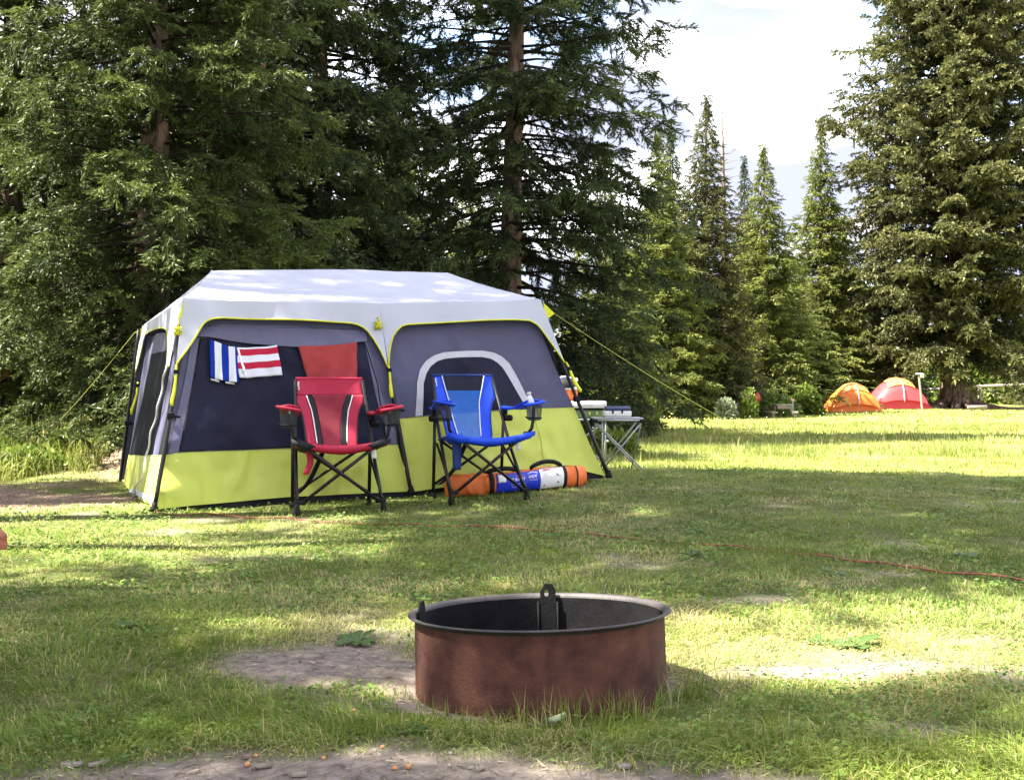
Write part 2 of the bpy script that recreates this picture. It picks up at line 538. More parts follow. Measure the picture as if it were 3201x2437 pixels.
# ------------------------------------------------------------------ ground
def cover(x, y):
    x = np.asarray(x, float); y = np.asarray(y, float)
    n1 = fbm(x * 1.9, y * 1.9, 21, 4)
    n2 = fbm(x * 6, y * 6, 31, 3)
    d = 1.4 * blob(x, y, -.50, 2.45, .68, .29) + 1.0 * blob(x, y, .35, 2.38, .6, .17)
    d = d + 1.1 * blob(x, y, -.55, 3.60, .40, .30) + .5 * blob(x, y, -.2, 3.15, .3, .12)
    d = d + (.78 * blob(x, y, .95, 3.50, .50, .13) + .5 * blob(x, y, 1.5, 3.9, .35, .16)) + .55 * blob(x, y, 1.0, 2.83, .18, .12)
    rr = np.hypot(x - .08, y - 3.36)
    d = d + 1.3 * (rr < .37) + .75 * np.exp(-((rr - .39) / .05) ** 2)
    d = d + .6 * blob(x, y, -1.35, 5.9, .55, .22) + .45 * blob(x, y, -2.2, 6.4, .5, .18) + .4 * blob(x, y, -.9, 4.9, .35, .12)
    d = d + .5 * blob(x, y, -1.6, 7.5, 1.2, .22) + .35 * blob(x, y, -.3, 8.0, .5, .2) + .55 * blob(x, y, 1.1, 4.6, .5, .18)
    d = np.clip((d + (n1 - .5) * .65 + (n2 - .5) * .5 - .30) * 1.7, 0, 1)
    d = np.maximum(d, np.clip((n1 - .70) * 5, 0, .6) * (y < 13))
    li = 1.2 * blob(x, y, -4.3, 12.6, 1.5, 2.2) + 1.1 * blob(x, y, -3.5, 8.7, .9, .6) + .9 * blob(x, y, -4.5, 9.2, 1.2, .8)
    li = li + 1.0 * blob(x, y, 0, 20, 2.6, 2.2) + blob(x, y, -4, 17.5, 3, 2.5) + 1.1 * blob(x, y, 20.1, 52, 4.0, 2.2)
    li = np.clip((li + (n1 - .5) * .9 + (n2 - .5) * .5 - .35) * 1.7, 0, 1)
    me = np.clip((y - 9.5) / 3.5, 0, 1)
    return d, li, me

def axis(a, b, fine, lo, hi, grow=1.14):
    c = list(np.arange(a, b + fine / 2, fine))
    s = fine
    while c[-1] < hi:
        s *= grow; c.append(c[-1] + s)
    s = fine
    while c[0] > lo:
        s *= grow; c.insert(0, c[0] - s)
    return np.array(c)

xs, ys = axis(-4.5, 4.5, .055, -420, 420), axis(1.6, 10.5, .05, -40, 700)
GX, GY = np.meshgrid(xs, ys)
GZ = gz(GX, GY)
n_, m_ = GX.shape
me = bpy.data.meshes.new('ground')
me.vertices.add(n_ * m_)
me.vertices.foreach_set('co', np.stack([GX, GY, GZ], -1).astype(np.float32).ravel())
ii = np.arange((n_ - 1) * m_).reshape(n_ - 1, m_)[:, :-1]
q = np.stack([ii, ii + 1, ii + m_ + 1, ii + m_], -1).reshape(-1, 4)
me.loops.add(q.size)
me.loops.foreach_set('vertex_index', q.astype(np.int32).ravel())
me.polygons.add(len(q))
me.polygons.foreach_set('loop_start', np.arange(0, q.size, 4, dtype=np.int32))
me.polygons.foreach_set('use_smooth', np.ones(len(q), bool))
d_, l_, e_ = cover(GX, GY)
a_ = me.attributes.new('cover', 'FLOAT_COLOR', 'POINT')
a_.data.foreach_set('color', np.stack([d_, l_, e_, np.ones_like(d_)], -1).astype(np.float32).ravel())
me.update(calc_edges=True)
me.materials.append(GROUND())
ground = bpy.data.objects.new('ground', me)
COL.objects.link(ground)
ground['kind'] = 'structure'

# ------------------------------------------------------------------ spruces
def norm(a):
    return a / np.maximum(np.linalg.norm(a, axis=-1, keepdims=True), 1e-9)

def spray_template(rng, pairs, nt, wid, hang=False, lf=.32):
    fingers = [((0.1, 0, 0), (1, 0, -.05 if hang else -.25), .85)]
    for k in range(pairs):
        t = .05 + .85 * k / pairs
        for s in (-1, 1):
            if hang:
                fingers.append(((t, 0, 0), (1, s * rng.uniform(.15, .5), rng.uniform(-.4, .4)), .38 * (1 - .4 * t) * rng.uniform(.7, 1.2)))
            else:
                fingers.append(((t, 0, -.32 * t * t), (.75, s * rng.uniform(.5, 1.0), rng.uniform(-.85, .3)), .46 * (1 - .55 * t) * rng.uniform(.7, 1.25)))
    T, tip = [], []
    for o, d, L in fingers:
        o = np.array(o, float); d = np.array(d, float); d /= np.linalg.norm(d)
        a = np.cross(d, (0, 0, 1)); a /= max(np.linalg.norm(a), 1e-6)
        b = np.cross(a, d)
        n = max(2, int(round(nt * (2 if L > .7 else 1))))
        ph = rng.uniform(0, 6.28)
        for j in range(n):
            f = (j + .2) / n
            p = o + d * L * f * .8
            an = ph + j * 2.4
            q = a * math.cos(an) + b * math.sin(an) * .8
            dd = d * .86 + q * .5
            ln = (L * lf + .04) * rng.uniform(.75, 1.15)
            s = np.cross(dd, q + .3 * b); s /= max(np.linalg.norm(s), 1e-6)
            w = wid * rng.uniform(.7, 1.2)
            T.append([p - s * w, p + s * w, p + dd * ln])
            tip.append((o[0] + L * f) * .8)
    return np.array(T), np.clip(np.array(tip), 0, 1)

def spruce_meshes(name, seed, H, R, prof, nb, h0, per_m=7, pairs=5, nt=3, wid=.035, smin=.24, smax=.62, droop=(.5, .18), el=(-.1, .5), hang=.4, mat=None, trunk_r=.2, gap=0, limb=True, bark=None, flare=1.25, hcut=99, pads=1.7, padf=.6):
    rng = np.random.default_rng(seed)
    flat = [spray_template(rng, pairs, nt, wid) for _ in range(6)]
    hng = [spray_template(rng, pairs, nt, wid * .9, True) for _ in range(4)]
    low = [spray_template(rng, 3, 2, wid * 2.2, lf=.45) for _ in range(2)]
    tm, lm = MB(), MB()
    lean = rng.uniform(-.01, .01, 2)
    npt = 14
    def axis_at(h):
        return Vector((lean[0] * h + .04 * math.sin(h * .5 + seed), lean[1] * h + .04 * math.cos(h * .6 + seed), h))
    tr = [max(.012, trunk_r * (1 - .93 * (k / (npt - 1)) ** .9) * (1 + (flare - 1) * max(0, 1 - k * H / (npt - 1) / .8))) for k in range(npt)]
    tm.tube([axis_at(-.15 + (H * .985 + .15) * k / (npt - 1)) for k in range(npt)], tr, 12)
    O, X, U, S, K, RR, TP = [], [], [], [], [], [], []
    for i in range(nb):
        q = h0 / H + (1 - h0 / H) * min(.995, ((i + rng.uniform()) / nb))
        h = q * H
        az = i * 2.39996 + rng.uniform(-.4, .4)
        clump = float(fbm(az * 1.3 + 40, h * .8, seed, 2))
        if gap and clump < gap * (.82 + .45 * min(1, max(0, h - 4) / 5)):
            continue
        L = R * prof(q) * rng.uniform(.72, 1.12) * (.7 + .6 * clump)
        if L < .12:
            L = .12
        e0 = el[0] + (el[1] - el[0]) * q + rng.uniform(-.22, .22)
        dr = droop[0] + (droop[1] - droop[0]) * q
        ca, sa = math.cos(az), math.sin(az)
        bend = rng.uniform(-.15, .15)
        base = axis_at(h)
        def pt(t):
            r = L * t
            return np.array([base.x + ca * r - sa * bend * r * t, base.y + sa * r + ca * bend * r * t, max(.08 - min(0, 0), base.z + L * (math.tan(e0) * t - dr * t * t * (1 - .45 * t)))])
        if limb and L > .5:
            lm.tube([Vector(pt(t)) for t in (0, .25, .5, .75)], [max(.005, .015 * L ** .8 * (1 - t)) for t in (0, .3, .6, .85)], 5, cap=False)
        ns = max(3, int(L * per_m))
        br = rng.uniform(.0, .8)
        npad = max(1, int(round(L * pads)))
        pc = [.42 + .56 * (j + rng.uniform(.1, .9)) / npad for j in range(npad)]
        po = [rng.normal(0, .16, 2) * min(L, 2) * .6 for j in range(npad)]
        pb = [rng.uniform(-.25, .35) for j in range(npad)]
        for k in range(ns):
            t = .10 + .90 * (k + rng.uniform(0, 1)) / ns
            if L < .8:
                t = (k + rng.uniform(0, 1)) / ns
            j = int(rng.integers(0, npad))
            pad = rng.uniform() < padf
            if pad:
                t = pc[j] + rng.normal(0, .02)
            p = pt(t); d = pt(min(1.05, t + .05)) - pt(t - .05)
            d /= np.linalg.norm(d)
            side = 1 if k % 2 else -1
            hg = (not pad) and rng.uniform() < hang and t < .93
            a = rng.uniform(0, 6.28)
            bright = 0
            if pad:
                # a rounded tuft: sprigs radiate from one spot and hang over at the rim
                p = p + np.array([po[j][0], po[j][1], rng.normal(0, .03)])
                dn = rng.uniform(.05, 1.1)
                xd = np.array([math.cos(a) + .5 * d[0], math.sin(a) + .5 * d[1], .25 - dn])
                s = min(smax, max(smin * min(1, .25 + L), smax * rng.uniform(.55, 1.0) * min(1, .3 + L)))
                bright = pb[j]
            elif hg:
                xd = np.array([.45 * math.cos(a) + .3 * d[0], .45 * math.sin(a) + .3 * d[1], -1.0])
                s = rng.uniform(smin, smax) * .95
            else:
                an = side * rng.uniform(.35, 1.15) * (1 - .75 * max(0, t - .8) / .2)
                xd = np.array([d[0] * math.cos(an) - d[1] * math.sin(an), d[0] * math.sin(an) + d[1] * math.cos(an), d[2] + rng.uniform(-.55, .3) * (1.15 - t)])
                s = min(smax, max(smin * min(1, .25 + L), L * (.42 - .2 * t) * rng.uniform(.8, 1.25)))
            O.append(p); X.append(xd); S.append(s)
            U.append([rng.uniform(-.6, .6), rng.uniform(-.6, .6), 1.0] if not hg else [math.cos(a + 1.5), math.sin(a + 1.5), .1])
            K.append(int(rng.integers(0, 4)) + 6 if hg else int(rng.integers(0, 6)))
            RR.append(min(1, max(0, br * .8 + bright + rng.uniform(-.1, .22)))); TP.append(t * t * rng.uniform(.2, .8) * (.5 if hg else 1))
    O, X, U, S, K, RR, TP = map(np.array, (O, X, U, S, K, RR, TP))
    X = norm(X); Y = norm(np.cross(U, X)); Z = np.cross(X, Y)
    K[O[:, 2] > hcut] = 10 + (K[O[:, 2] > hcut] % 2)
    tris, tint = [], []
    for k, (T, tp) in enumerate(flat + hng + low):
        w = np.where(K == k)[0]
        if not len(w):
            continue
        loc = T[None]
        V = O[w][:, None, None] + S[w][:, None, None, None] * (loc[..., 0:1] * X[w][:, None, None] + loc[..., 1:2] * Y[w][:, None, None] + loc[..., 2:3] * Z[w][:, None, None])
        tris.append(V.reshape(-1, 3, 3))
        c = np.zeros((len(w), len(T), 4)); c[..., 3] = 1
        c[..., 0] = np.clip(RR[w][:, None] + RNG.uniform(-.12, .12, (len(w), len(T))), 0, 1)
        c[..., 1] = np.clip(TP[w][:, None] * tp[None] * 1.2, 0, 1)
        tint.append(c.reshape(-1, 4))
    tris, tint = np.concatenate(tris), np.concatenate(tint)
    return tm, tris, tint, mat, bark or m_bark, lm

PROTO = {}
def tree(kind, label, x, y, sx=1, sz=1, rz=0, group=None, name='spruce_tree', crown_mat=None):
    z = G(x, y)
    t = thing(name, label, 'tree', (0, 0, 0), 0, group)
    if kind not in PROTO:
        tm, tris, tint, mt, bk, lm = SPEC[kind]()
        a = obj('trunk', tm, bk, t, local=True)
        b = tri_mesh('crown', tris, tint, mt, t)
        PROTO[kind] = (a, b)
        if lm.f:
            c = obj('branch', lm, m_limb, t, local=True)
            c['kind'] = 'stuff'
            PROTO[kind] = (a, b, c)
    else:
        for s in PROTO[kind]:
            c = s.copy(); COL.objects.link(c); c.parent = t
            if crown_mat is not None and s is PROTO[kind][1]:
                c.material_slots[0].link = 'OBJECT'
                c.material_slots[0].material = crown_mat
    t.location = (x, y, z - .02)
    t.rotation_euler = (0, 0, rz)
    t.scale = (sx, sx, sz)
    return t

def cone(top=.02, full=.18, pw=.85, low=.8):
    def f(q):
        if q < full:
            return low + (1 - low) * q / full
        return top + (1 - top) * max(0, (1 - q) / (1 - full)) ** pw
    return f

SPEC = {
    'broad': lambda: spruce_meshes('broad', 11, 9.6, 2.15, cone(.03, .3, .55, .78), 440, .2, per_m=12.2, pairs=5, nt=6, wid=.029, mat=m_spruceN, trunk_r=.27, hang=.58, smin=.20, smax=.42, droop=(.62, .15), flare=1.5, gap=.22, hcut=6.3, pads=2.1),
    'open': lambda: spruce_meshes('open', 23, 16.5, 3.0, cone(.03, .16, .62, .75), 560, .4, per_m=10, pairs=5, nt=6, wid=.030, mat=m_spruceD, trunk_r=.24, hang=.6, smin=.22, smax=.50, gap=.30, droop=(.42, .1), el=(-.12, .35), hcut=8.3),
    'giant': lambda: spruce_meshes('giant', 37, 25, 4.7, cone(.03, .36, .8, .88), 1300, 1.7, per_m=5.2, pairs=3, nt=3, wid=.066, mat=m_spruceO, trunk_r=.5, hang=.35, smin=.35, smax=.82, droop=(.5, .05), el=(.12, .65), gap=.16, hcut=15.5, pads=1.0, padf=.65),
    'slim': lambda: spruce_meshes('slim', 41, 10, 2.0, cone(.015, .10, 1.0, .85), 620, .3, per_m=8, pairs=3, nt=4, wid=.055, mat=m_spruceO, trunk_r=.15, hang=.35, smin=.24, smax=.52, droop=(.5, .1), el=(-.1, .6)),
    'young': lambda: spruce_meshes('young', 53, 5, 1.25, cone(.03, .1, .9, .9), 240, .2, per_m=9, pairs=4, nt=3, wid=.05, mat=m_spruceY, trunk_r=.08, hang=.15, smin=.28, smax=.55, droop=(.35, .05), el=(-.05, .6)),
}
def tx(u, y):
    return (u - CX) / F * y

# the stand of spruces behind the tent
tree('broad', 'big dense spruce drooping to the ground over the root mound beside the cabin tent', tx(475, 13.6), 13.6, 1, 1, 0)
tree('open', 'spruce with sky between its branches, rising behind the white tent roof', 0.0, 20, 1, 1, .6)
tree('broad', 'dark spruce at the photo edge, half hidden behind the big dense spruce', tx(40, 17.5), 17.5, 1.05, 1.25, 2.1)
tree('open', 'dark spruce with a thin brown trunk standing just right of the big dense spruce', tx(800, 17.2), 17.2, .78, .9, 2.0)
tree('open', 'darkest spruce, between the thin brown trunk and the open spruce behind the tent', tx(1010, 19.0), 19.0, .8, .95, 3.4)
tree('young', 'small spruce filling the gap right of the open spruce, behind the camp kitchen', tx(1890, 24), 24, 1.15, 1.2, .8, crown_mat=None)
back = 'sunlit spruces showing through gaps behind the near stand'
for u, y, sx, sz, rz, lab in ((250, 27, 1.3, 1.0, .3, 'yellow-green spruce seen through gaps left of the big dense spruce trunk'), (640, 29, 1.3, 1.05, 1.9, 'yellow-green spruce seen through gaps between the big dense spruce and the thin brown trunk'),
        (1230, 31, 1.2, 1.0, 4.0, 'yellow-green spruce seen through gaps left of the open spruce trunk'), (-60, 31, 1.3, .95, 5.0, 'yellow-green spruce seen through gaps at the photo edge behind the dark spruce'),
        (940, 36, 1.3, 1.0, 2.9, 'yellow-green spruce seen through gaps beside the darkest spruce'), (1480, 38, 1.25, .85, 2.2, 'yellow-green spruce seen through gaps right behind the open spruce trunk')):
    tree('slim', lab, tx(u, y), y, sx, sz, rz, back, crown_mat=m_spruceY)  # sunlit look comes from the brighter needle colour
# the right half
tree('giant', 'huge broad spruce with flared roots beside the red tent and signpost', tx(2990, 52), 52, 1.1, 1.22, 2.6)
tree('slim', 'pointed spruce in front of the bare snag, tallest green top of the middle group', tx(2205, 38), 38, 1.08, 1.06, 1.0)
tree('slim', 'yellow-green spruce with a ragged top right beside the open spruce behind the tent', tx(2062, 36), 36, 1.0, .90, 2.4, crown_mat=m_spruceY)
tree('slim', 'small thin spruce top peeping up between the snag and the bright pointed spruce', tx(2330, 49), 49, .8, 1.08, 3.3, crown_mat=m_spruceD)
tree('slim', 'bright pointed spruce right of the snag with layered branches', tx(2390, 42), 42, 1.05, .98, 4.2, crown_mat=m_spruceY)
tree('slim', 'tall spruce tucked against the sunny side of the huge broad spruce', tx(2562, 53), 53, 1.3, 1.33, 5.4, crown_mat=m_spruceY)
tree('young', 'small pale young spruce above the bright bush and orange tent', tx(2535, 48), 48, .95, 1.05, 3.0)
tree('slim', 'spruce at the photo edge beyond the huge broad spruce, over the rail fence', tx(3290, 64), 64, 1.25, .95, .5)
tree('slim', 'dark spruce behind the yellow-green ragged spruce', tx(2095, 47), 47, 1.2, 1.15, 1.5, crown_mat=m_spruceD)
for i, (u, y, sz, lab) in enumerate(((2150, 56, .75, 'shaded spruce far back between the ragged and the pointed spruce'), (2300, 60, .8, 'shaded spruce far back behind the snag trunk'), (2470, 57, .78, 'shaded spruce far back behind the pale young spruce'),
        (2640, 58, .95, 'dark spruce far back behind the orange tent'), (2760, 62, 1.0, 'dark spruce far back behind the red tent'), (1960, 55, .8, 'shaded spruce far back above the folding table'), (2440, 47, .55, 'low dark spruce behind the picnic table'))):
    tree('slim', lab, tx(u, y), y, 1.5, sz, i * 1.7, crown_mat=m_spruceN)
# spruces standing just out of the picture, they shade the lawn and the tent
SPEC['tall'] = lambda: spruce_meshes('tall', 71, 17, 1.9, cone(.05, .6, .8, .7), 330, 7.4, per_m=7, pairs=4, nt=2, wid=.06, mat=m_spruceD, trunk_r=.2, hang=.4, smin=.3, smax=.6, gap=.33)
for kind, x, y, sx, sz, rz, lab in (('tall', -5.3, 5.7, .75, 1.0, .4, 'high-crowned spruce outside the picture shading the chairs'), ('tall', -5.9, 7.1, .95, 1.16, 3.0, 'high-crowned spruce outside the picture shading the tent'),
        ('tall', -6.8, 8.2, .9, 1.42, 1.7, 'highest-crowned spruce outside the picture shading the tent roof'), ('tall', -5.2, 4.4, .60, .80, 1.0, 'slender high-crowned spruce outside the picture behind the bench'), ('open', -9.0, 8.6, .46, 1.32, 3.0, 'spruce outside the picture shading the tent roof'), ('open', -5.2, 2.0, .40, .68, 5.0, 'slim spruce outside the picture shading the fire ring'),
        ('broad', -6.2, 3.7, .55, .84, 2.2, 'dense small spruce outside the picture shading the lawn'), ('broad', -5.4, 2.9, .5, .86, 4.4, 'dense spruce outside the picture nearest the bench')):
    tree(kind, lab, x, y, sx, sz, rz)

# bare snag
def snag(u, y, H):
    rng = random.Random(5)
    tm, lb = MB(), MB()
    x = tx(u, y); z0 = G(x, y)
    ax = lambda h: Vector((x - .018 * h, y, z0 + h))
    tm.tube([ax(-.2), ax(H * .3), ax(H * .6), ax(H * .85), ax(H)], [.16, .12, .08, .04, .012], 9)
    for i in range(64):
        h = H * (.35 + .64 * i / 64); az = i * 2.4 + rng.uniform(-.4, .4)
        L = (H - h) * .16 + .22 * rng.random() + (.55 if rng.random() < .2 and h < H * .8 else 0)
        p = ax(h); d = Vector((math.cos(az), math.sin(az), 0))
        tip = p + d * L + Vector((0, 0, L * rng.uniform(.0, .45)))
        mid = p + d * L * .5 + Vector((0, 0, L * rng.uniform(-.05, .12)))
        tm.tube([p, mid, tip], [.022, .014, .005], 4, cap=False)
        for s in (.55, .75, .9):
            q = p.lerp(tip, s); e = d.cross(Vector((0, 0, 1))) * rng.choice((-1, 1)) + d
            tm.tube([q, q + e * L * .22 + Vector((0, 0, rng.uniform(-.05, .1)))], [.009, .004], 3, cap=False)
    t = thing('dead_tree', 'bare grey dead spruce rising thin above the middle group of trees', 'tree', (x, y, z0))
    obj('trunk', tm, m_bark, t)
snag(2275, 43, 11.8)

# roots of the huge spruce
def flare(u, y, r, n, parent, seed):
    rng = random.Random(seed); mb = MB()
    c = onground(u, y)
    for i in range(n):
        az = 2 * math.pi * i / n + rng.uniform(-.2, .2)
        L = r * rng.uniform(2.2, 4.2)
        pts, rr = [], []
        for k in range(6):
            s = k / 5
            h = 1.5 * (1 - s) ** 3
            pts.append((c.x + math.cos(az) * (r * .55 + L * s * s), c.y + math.sin(az) * (r * .55 + L * s * s), G(c.x + math.cos(az) * L * s * s, c.y + math.sin(az) * L * s * s) + h - .05 * s))
            rr.append(.36 * (1 - .75 * s))
        mb.tube(pts, rr, 8)
    return mb
giant = [o for o in bpy.data.objects if o.get('label', '').startswith('huge broad')][0]
gi = flare(2990, 52, .62, 9, None, 3)
INV[giant.name] = (Matrix.Translation(giant.location) @ Matrix.Rotation(2.6, 4, 'Z') @ Matrix.Diagonal((1.1, 1.1, 1.22, 1))).inverted()
roots = obj('root_flare', gi, m_bark, giant)

# far wood
def far_wood():
    T, tp = spray_template(np.random.default_rng(3), 2, 2, .16)
    tris, tint = [], []
    rng = np.random.default_rng(8)
    for i in range(210):
        y = rng.uniform(74, 100); x = (i / 209 - .5) * 2 * .95 * y + rng.uniform(-2, 2)
        H = rng.uniform(5, 8.5); n = 42
        q = rng.uniform(0, 1, n) ** .8; az = rng.uniform(0, 6.28, n); L = (1 - q) * 1.5 + .15
        O = np.stack([x + np.cos(az) * L * .35, y + np.sin(az) * L * .35, .1 + q * H], -1)
        X = norm(np.stack([np.cos(az), np.sin(az), -.35 + .5 * q], -1)); U = np.tile([0, 0, 1.0], (n, 1))
        Y = norm(np.cross(U, X)); Z = np.cross(X, Y)
        S = L * .8 + .3
        w = np.arange(n)
        V = O[:, None, None] + S[:, None, None, None] * (T[None, ..., 0:1] * X[:, None, None] + T[None, ..., 1:2] * Y[:, None, None] + T[None, ..., 2:3] * Z[:, None, None])
        tris.append(V.reshape(-1, 3, 3))
        c = np.zeros((n * len(T), 4)); c[:, 3] = 1; c[:, 0] = np.clip(rng.uniform(0, .7) + rng.uniform(-.2, .3, n * len(T)), 0, 1); c[:, 1] = rng.uniform(0, .3)
        tint.append(c)
    o = tri_mesh('distant_wood', np.concatenate(tris), np.concatenate(tint), m_spruceN)
    o['kind'] = 'stuff'
far_wood()

# bushes
def bush(name, label, x, y, rx, ry, rz, n, ls, mat, seed, cat='bush', up=.3, group=None):
    rng = np.random.default_rng(seed)
    z0 = G(x, y)
    d = norm(rng.normal(size=(n, 3))); d[:, 2] = np.abs(d[:, 2])
    lump = .72 + .5 * fbm(d[:, 0] * 2.2 + 9 * seed, d[:, 1] * 2.2 + d[:, 2] * 2.7, seed, 3)
    r = rng.uniform(.35, 1, n) ** .5 * lump
    P = d * r[:, None] * np.array([rx, ry, rz])
    P[:, 2] = np.maximum(P[:, 2], .03)
    X = norm(d * .7 + rng.normal(size=(n, 3)) * .6 + np.array([0, 0, up]))
    Y = norm(np.cross(X, rng.normal(size=(n, 3))))
    L = ls * rng.uniform(.6, 1.3, n)[:, None]; W = L * .3
    a, b = P, P + X * L
    m1, m2 = P + X * L * .5 + Y * W, P + X * L * .5 - Y * W
    V = np.concatenate([np.stack([a, m1, b], 1), np.stack([a, b, m2], 1)])
    c = np.zeros((n, 4)); c[:, 3] = 1
    c[:, 0] = np.clip(.15 + .6 * rng.uniform(0, 1, n) + .3 * (lump - 1), 0, 1); c[:, 1] = np.clip((r - .7) * rng.uniform(0, 1.6, n), 0, 1)
    t = thing(name, label, cat, (x, y, z0), 0, group)
    st = MB()
    rr = random.Random(seed)
    for i in range(9):
        az = rr.uniform(0, 6.28)
        st.tube([(x + .04 * math.cos(az), y + .04 * math.sin(az), z0 - .05), (x + math.cos(az) * rx * .3, y + math.sin(az) * ry * .3, z0 + rz * .45), (x + math.cos(az) * rx * .6, y + math.sin(az) * ry * .6, z0 + rz * .8)], [.02, .014, .006], 5)
    s = obj('stem', st, m_bark, t); s['kind'] = 'stuff'
    tri_mesh('foliage', V, np.concatenate([c, c]), mat, t)
    return t
bush('shrub', 'bright yellow-green rounded bush beside the orange dome tent', tx(2522, 40), 40, .55, .5, .95, 2600, .16, m_bush, 1)
bush('shrub', 'tall sunlit willow bush beyond the folding table', tx(1985, 27), 27, .55, .5, 1.15, 2600, .11, m_bush, 2)
bush('shrub', 'low leafy bush behind the legs of the folding table', tx(1905, 15), 15, .45, .4, .32, 1500, .07, m_bush, 3)
bush('shrub', 'green bush in front of the fence rails, left of the stump', tx(2240, 38), 38, .9, .8, .75, 1500, .14, m_bush, 4)
bush('shrub', 'silvery plant clump just left of the stump', tx(2268, 34.5), 34.5, .34, .3, .62, 900, .11, m_silver, 5, 'plant', .9)
bush('shrub', 'pale green plant clump just right of the stump', tx(2338, 35), 35, .28, .28, .95, 900, .11, m_bush, 6, 'plant', .9)
bush('shrub', 'dark green plants under the pointed spruce trunk beside the picnic table', tx(2405, 37.5), 37.5, .9, .6, .8, 1500, .14, m_clover, 7, 'plant', .6)
for i, (u, y, rx, rz, lab) in enumerate(((2860, 72, 4.0, 3.4, 'pale willow thicket left of the huge spruce trunk, beyond the red tent'), (3090, 68, 3.2, 3.6, 'pale willow thicket just right of the huge spruce trunk, behind the rail fence'),
        (3200, 72, 3.4, 4.2, 'pale tall willow thicket behind the rail fence at the photo edge'), (3330, 66, 3.0, 4.0, 'pale willow thicket outside the picture beyond the rail fence'))):
    bush('shrub', lab, tx(u, y), y, rx, 1.5, rz, 4200, .30, m_bush, 20 + i, group='willows behind the rail fence')
for i, (u, y, rx, rz, lab) in enumerate(((30, 11.9, .40, .22, 'sunlit leafy weeds at the photo edge, left of the guy rope'), (235, 12.0, .36, .22, 'green leafy weeds on the edge of the root mound'), (95, 11.2, .36, .24, 'sunlit tall weeds in front of the other leafy weeds'),
        (345, 17, .7, .8, 'pale weeds under the drooping spruce branches by the tent wall'), (-60, 10.8, .4, .3, 'weeds just outside the picture beyond the bench'))):
    bush('shrub', lab, tx(u, y), y, rx, .4, rz, 900, .06, m_bush, 40 + i, 'plant', .7)
# ------------------------------------------------------------------ cabin tent
E1, E2, TL, TD = Vector((.9159, .4015, 0)), Vector((-.4015, .9159, 0)), 3.55, 2.92
T0 = Vector((-2.454, 7.9, .02))
def T(a, b, h):
    p = T0 + E1 * a + E2 * b
    p.z = .023 + a / TL * .123 + h
    return p
def plane_hit(u, v, p0, n, off):
    d = Vector(((u - CX) / F, 1, -(v - CY) / F))
    c = Vector((0, 0, EYE))
    return c + d * ((p0 + n * off - c).dot(n) / d.dot(n))
def plane_n(a, b, c):
    n = (b - a).cross(c - a).normalized()
    return n if n.dot(Vector((0, 0, EYE)) - a) > 0 else -n
FP = T(0, .04, 0); FN = plane_n(FP, T(TL, .04, 0), T(1.6, .28, 1.45))
LP = T(.02, 0, 0); LN = plane_n(LP, T(.02, TD, 0), T(.28, 1.5, 1.45))
def wr(p):
    """wrinkles of the slack front wall"""
    a = (p - T0).dot(E1); h = p.z
    w = .014 * math.sin(3.1 * a + 2.2 * h) + .007 * math.sin(9 * a - 6 * h + 1.2) + .020 * (float(fbm(a * 3 + h * 2.5, h * 2.2 - a, 77, 3)) - .5)
    fold = float(vn(a * 7 + h * 9, (h - a) * 1.1, 12)) ** 3
    cr = float(vn(a * 4 + h * 13 + 9, a * 9 - h * 3, 19)) ** 4 + float(vn(a * 6 - h * 10 + 4, a * 2 + h * 7, 29)) ** 4
    return w + .016 * fold + .012 * cr * (1.3 if h < .62 else .6)
def fw(u, v, off=0.0, wrk=1.0):
    p = plane_hit(u, v, FP, FN, 0)
    return p + FN * (off + wr(p) * wrk)
def lw(u, v, off=0.0, wrk=1.0):
    p = plane_hit(u, v, LP, LN, 0)
    b = (p - T0).dot(E2)
    return p + LN * (off + wrk * (.012 * math.sin(7 * b + 1) + .008 * math.sin(19 * b + 2 * p.z)))
def resample(pts, n):
    pts = [(float(a), float(b)) for a, b in pts]
    d = [0]
    for i in range(1, len(pts)):
        d.append(d[-1] + math.hypot(pts[i][0] - pts[i - 1][0], pts[i][1] - pts[i - 1][1]))
    out, j = [], 0
    for k in range(n):
        s = d[-1] * k / (n - 1)
        while j < len(pts) - 2 and d[j + 1] < s:
            j += 1
        f = (s - d[j]) / max(1e-9, d[j + 1] - d[j])
        out.append((pts[j][0] + (pts[j + 1][0] - pts[j][0]) * f, pts[j][1] + (pts[j + 1][1] - pts[j][1]) * f))
    return out
def ruled(A, B, n, m, fn, off=0, wrk=1.0, bulge=0):
    """surface between two outlines of the wall, n across, m down"""
    A, B = resample(A, n), resample(B, n)
    P = []
    for j in range(m):
        t = j / (m - 1)
        P.append([fn(a[0] + (b[0] - a[0]) * t, a[1] + (b[1] - a[1]) * t, off + bulge * math.sin(math.pi * t), wrk) for a, b in zip(A, B)])
    return P
tent = thing('cabin_tent', 'large grey and lime cabin tent with a white peaked fly behind the two folding chairs', 'tent', T(TL / 2, TD / 2, 0))
